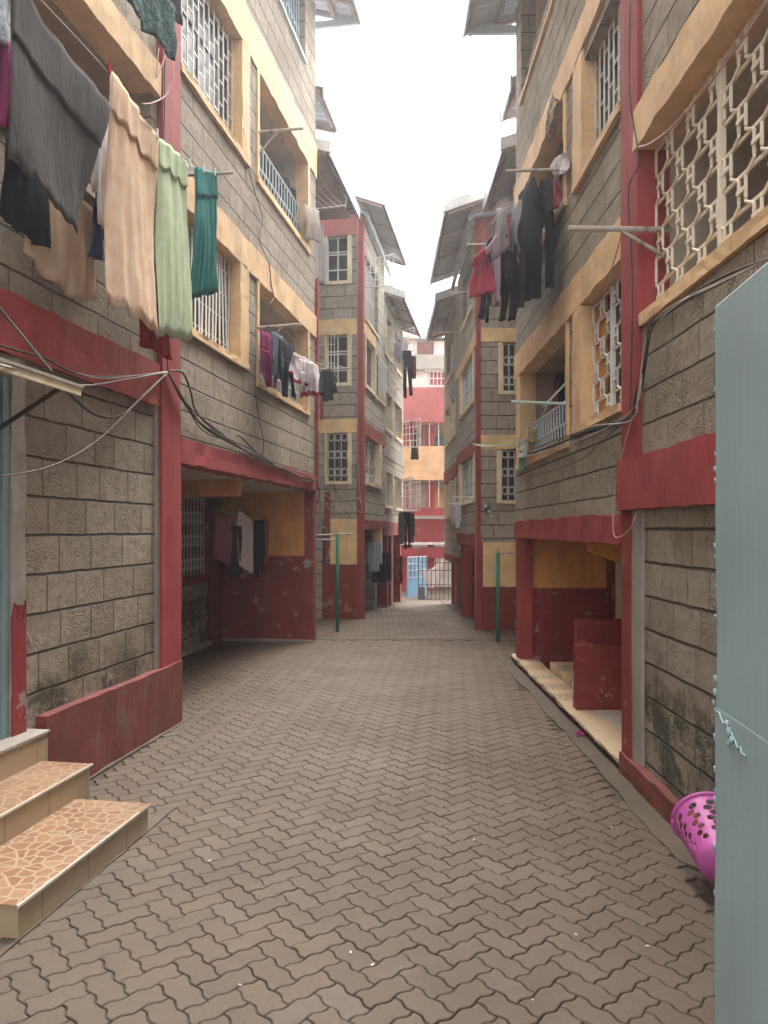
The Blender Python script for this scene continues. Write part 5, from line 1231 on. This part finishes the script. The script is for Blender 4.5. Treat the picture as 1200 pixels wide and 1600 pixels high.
for k in range(6): m.tube([q + Vector((0.02 * math.sin(t * 2 + k), (.20 + .07 * k / 6) * math.cos(t) + .03 * math.sin(3 * t + k), (.11 + .05 * r.random()) * math.sin(t) - .03 * k)) for t in [j * .3 for j in range(22)]], .0035, 5)
tag(m.build('cable_coil', M['black_wire'], smooth=True), 'tangled coil of black cable hung above the upper right balcony', 'cable')
def gcable(label, Y, pts, r=.006, mat='black_wire'):
    m = MB(1); m.tube(smooth_path([sight(Y, *p) for p in pts], 6), r, 6); return tag(m.build('cable', M[mat], smooth=True), label, 'cable')
gcable('pale cable crossing the second left gable under its lowest window', 16.5, [(498, 765), (515, 778), (535, 782), (558, 778), (566, 785)], .010, 'white_wire')
gcable('black cable loops on the second left gable', 16.5, [(500, 752), (512, 765), (525, 768), (520, 755), (530, 775), (552, 792)], .006)
gcable('white cable running down the second left corner pilaster', 16.4, [(559, 340), (558, 500), (559, 700), (563, 775), (566, 800), (556, 795)], .007, 'white_wire')
gcable('black cable at the corner of the left porch bending downward', 13.1, [(494, 752), (499, 768), (497, 784), (493, 786)], .010)
gcable('white cable on the strip of wall in the left gap', 16.45, [(500, 680), (503, 770), (505, 795), (500, 808)], .008, 'white_wire')
gcable('thin cable down the second right pilaster', 14.6, [(741, 560), (742, 700), (744, 800), (742, 960)], .005, 'white_wire')
gcable('pale cable across the second right gable above its panel', 14.6, [(745, 790), (760, 788), (775, 786), (806, 790)], .004, 'black_wire')
ml = thing('meter_box', 'small grey cable box with round lamps on the second right gable', 'fitting', sight(14.62, 762, 800))
m = MB(1); m.box(-.05, .05, -.05, .04, -.02, .12); m.build('box', M['dark_metal'], ml)
m = MB(1)
for (x, z, s_) in ((-.05, .11, .030), (.02, .01, .028), (.06, -.08, .024)):
    m.tube([(x, -.10, z), (x, -.03, z)], s_, 10)
m.build('lamp_cup', M['white_metal'], ml, smooth=True)

# ================================================================== SMALL LITTER
m = MB(1); r = random.Random(2); pts = [m.p(.05 * math.cos(t) * (1 + .4 * r.uniform(-1, 1)), .035 * math.sin(t) * (1 + .4 * r.uniform(-1, 1)), .01 + .03 * r.random()) for t in [k * .785 for k in range(8)]]; c = m.p(0, 0, .05)
for k in range(8): m.face([pts[k], pts[(k + 1) % 8], c])
o = m.build('plastic_scrap', M['magenta_satin']); o.location = (1.80, 7.05, .01); tag(o, 'small pink plastic scrap lying at the foot of the tiled ledge', 'litter')
spots = [(.55, 4.7), (-.15, 3.45), (-.05, 3.35), (.9, 3.6), (.6, 3.1), (1.2, 3.5), (-1.0, 4.4), (.2, 5.6), (1.45, 4.9), (-.6, 3.2)]
wheres = ['right of the middle of the paving', 'near the bottom middle', 'near the bottom middle beside another chip', 'before the basket', 'at the lower right', 'beside the basket', 'in front of the steps', 'in the middle of the alley', 'by the right gutter', 'at the lower left']
for k, (x, y) in enumerate(spots):
    m = MB(1); r = random.Random(k); a = r.uniform(0, 3); L_ = r.uniform(.008, .016)
    i = [m.p(L_ * math.cos(a + t) * (1 if j % 2 else .5), L_ * math.sin(a + t) * (1 if j % 2 else .5), .005) for j, t in enumerate((0, 1.4, 3.1, 4.5))]; c = m.p(0, 0, .010)
    for j in range(4): m.face([i[j], i[(j + 1) % 4], c])
    o = m.build('paper_chip', M['white_cotton']); o.location = (x, y, .0); tag(o, 'tiny white paper chip on the pavers ' + wheres[k], 'litter', 'paper chips on the paving')

# ================================================================== ADDED AIR, a thin volume standing in for lens glare
m = MB(1); m.box(-14, 14, -3, 45, -1.5, 13.5)
hm = bpy.data.materials.new('glare_air'); hm.use_nodes = True; hn = hm.node_tree; hn.nodes.clear()
ho = hn.nodes.new('ShaderNodeOutputMaterial'); hv = hn.nodes.new('ShaderNodeVolumePrincipled')
hv.inputs['Color'].default_value = (.95, .96, 1, 1); hv.inputs['Density'].default_value = .0042; hv.inputs['Anisotropy'].default_value = .7
hn.links.new(hv.outputs[0], ho.inputs['Volume'])
hz = m.build('glare_haze', hm); tag(hz, kind='stuff')
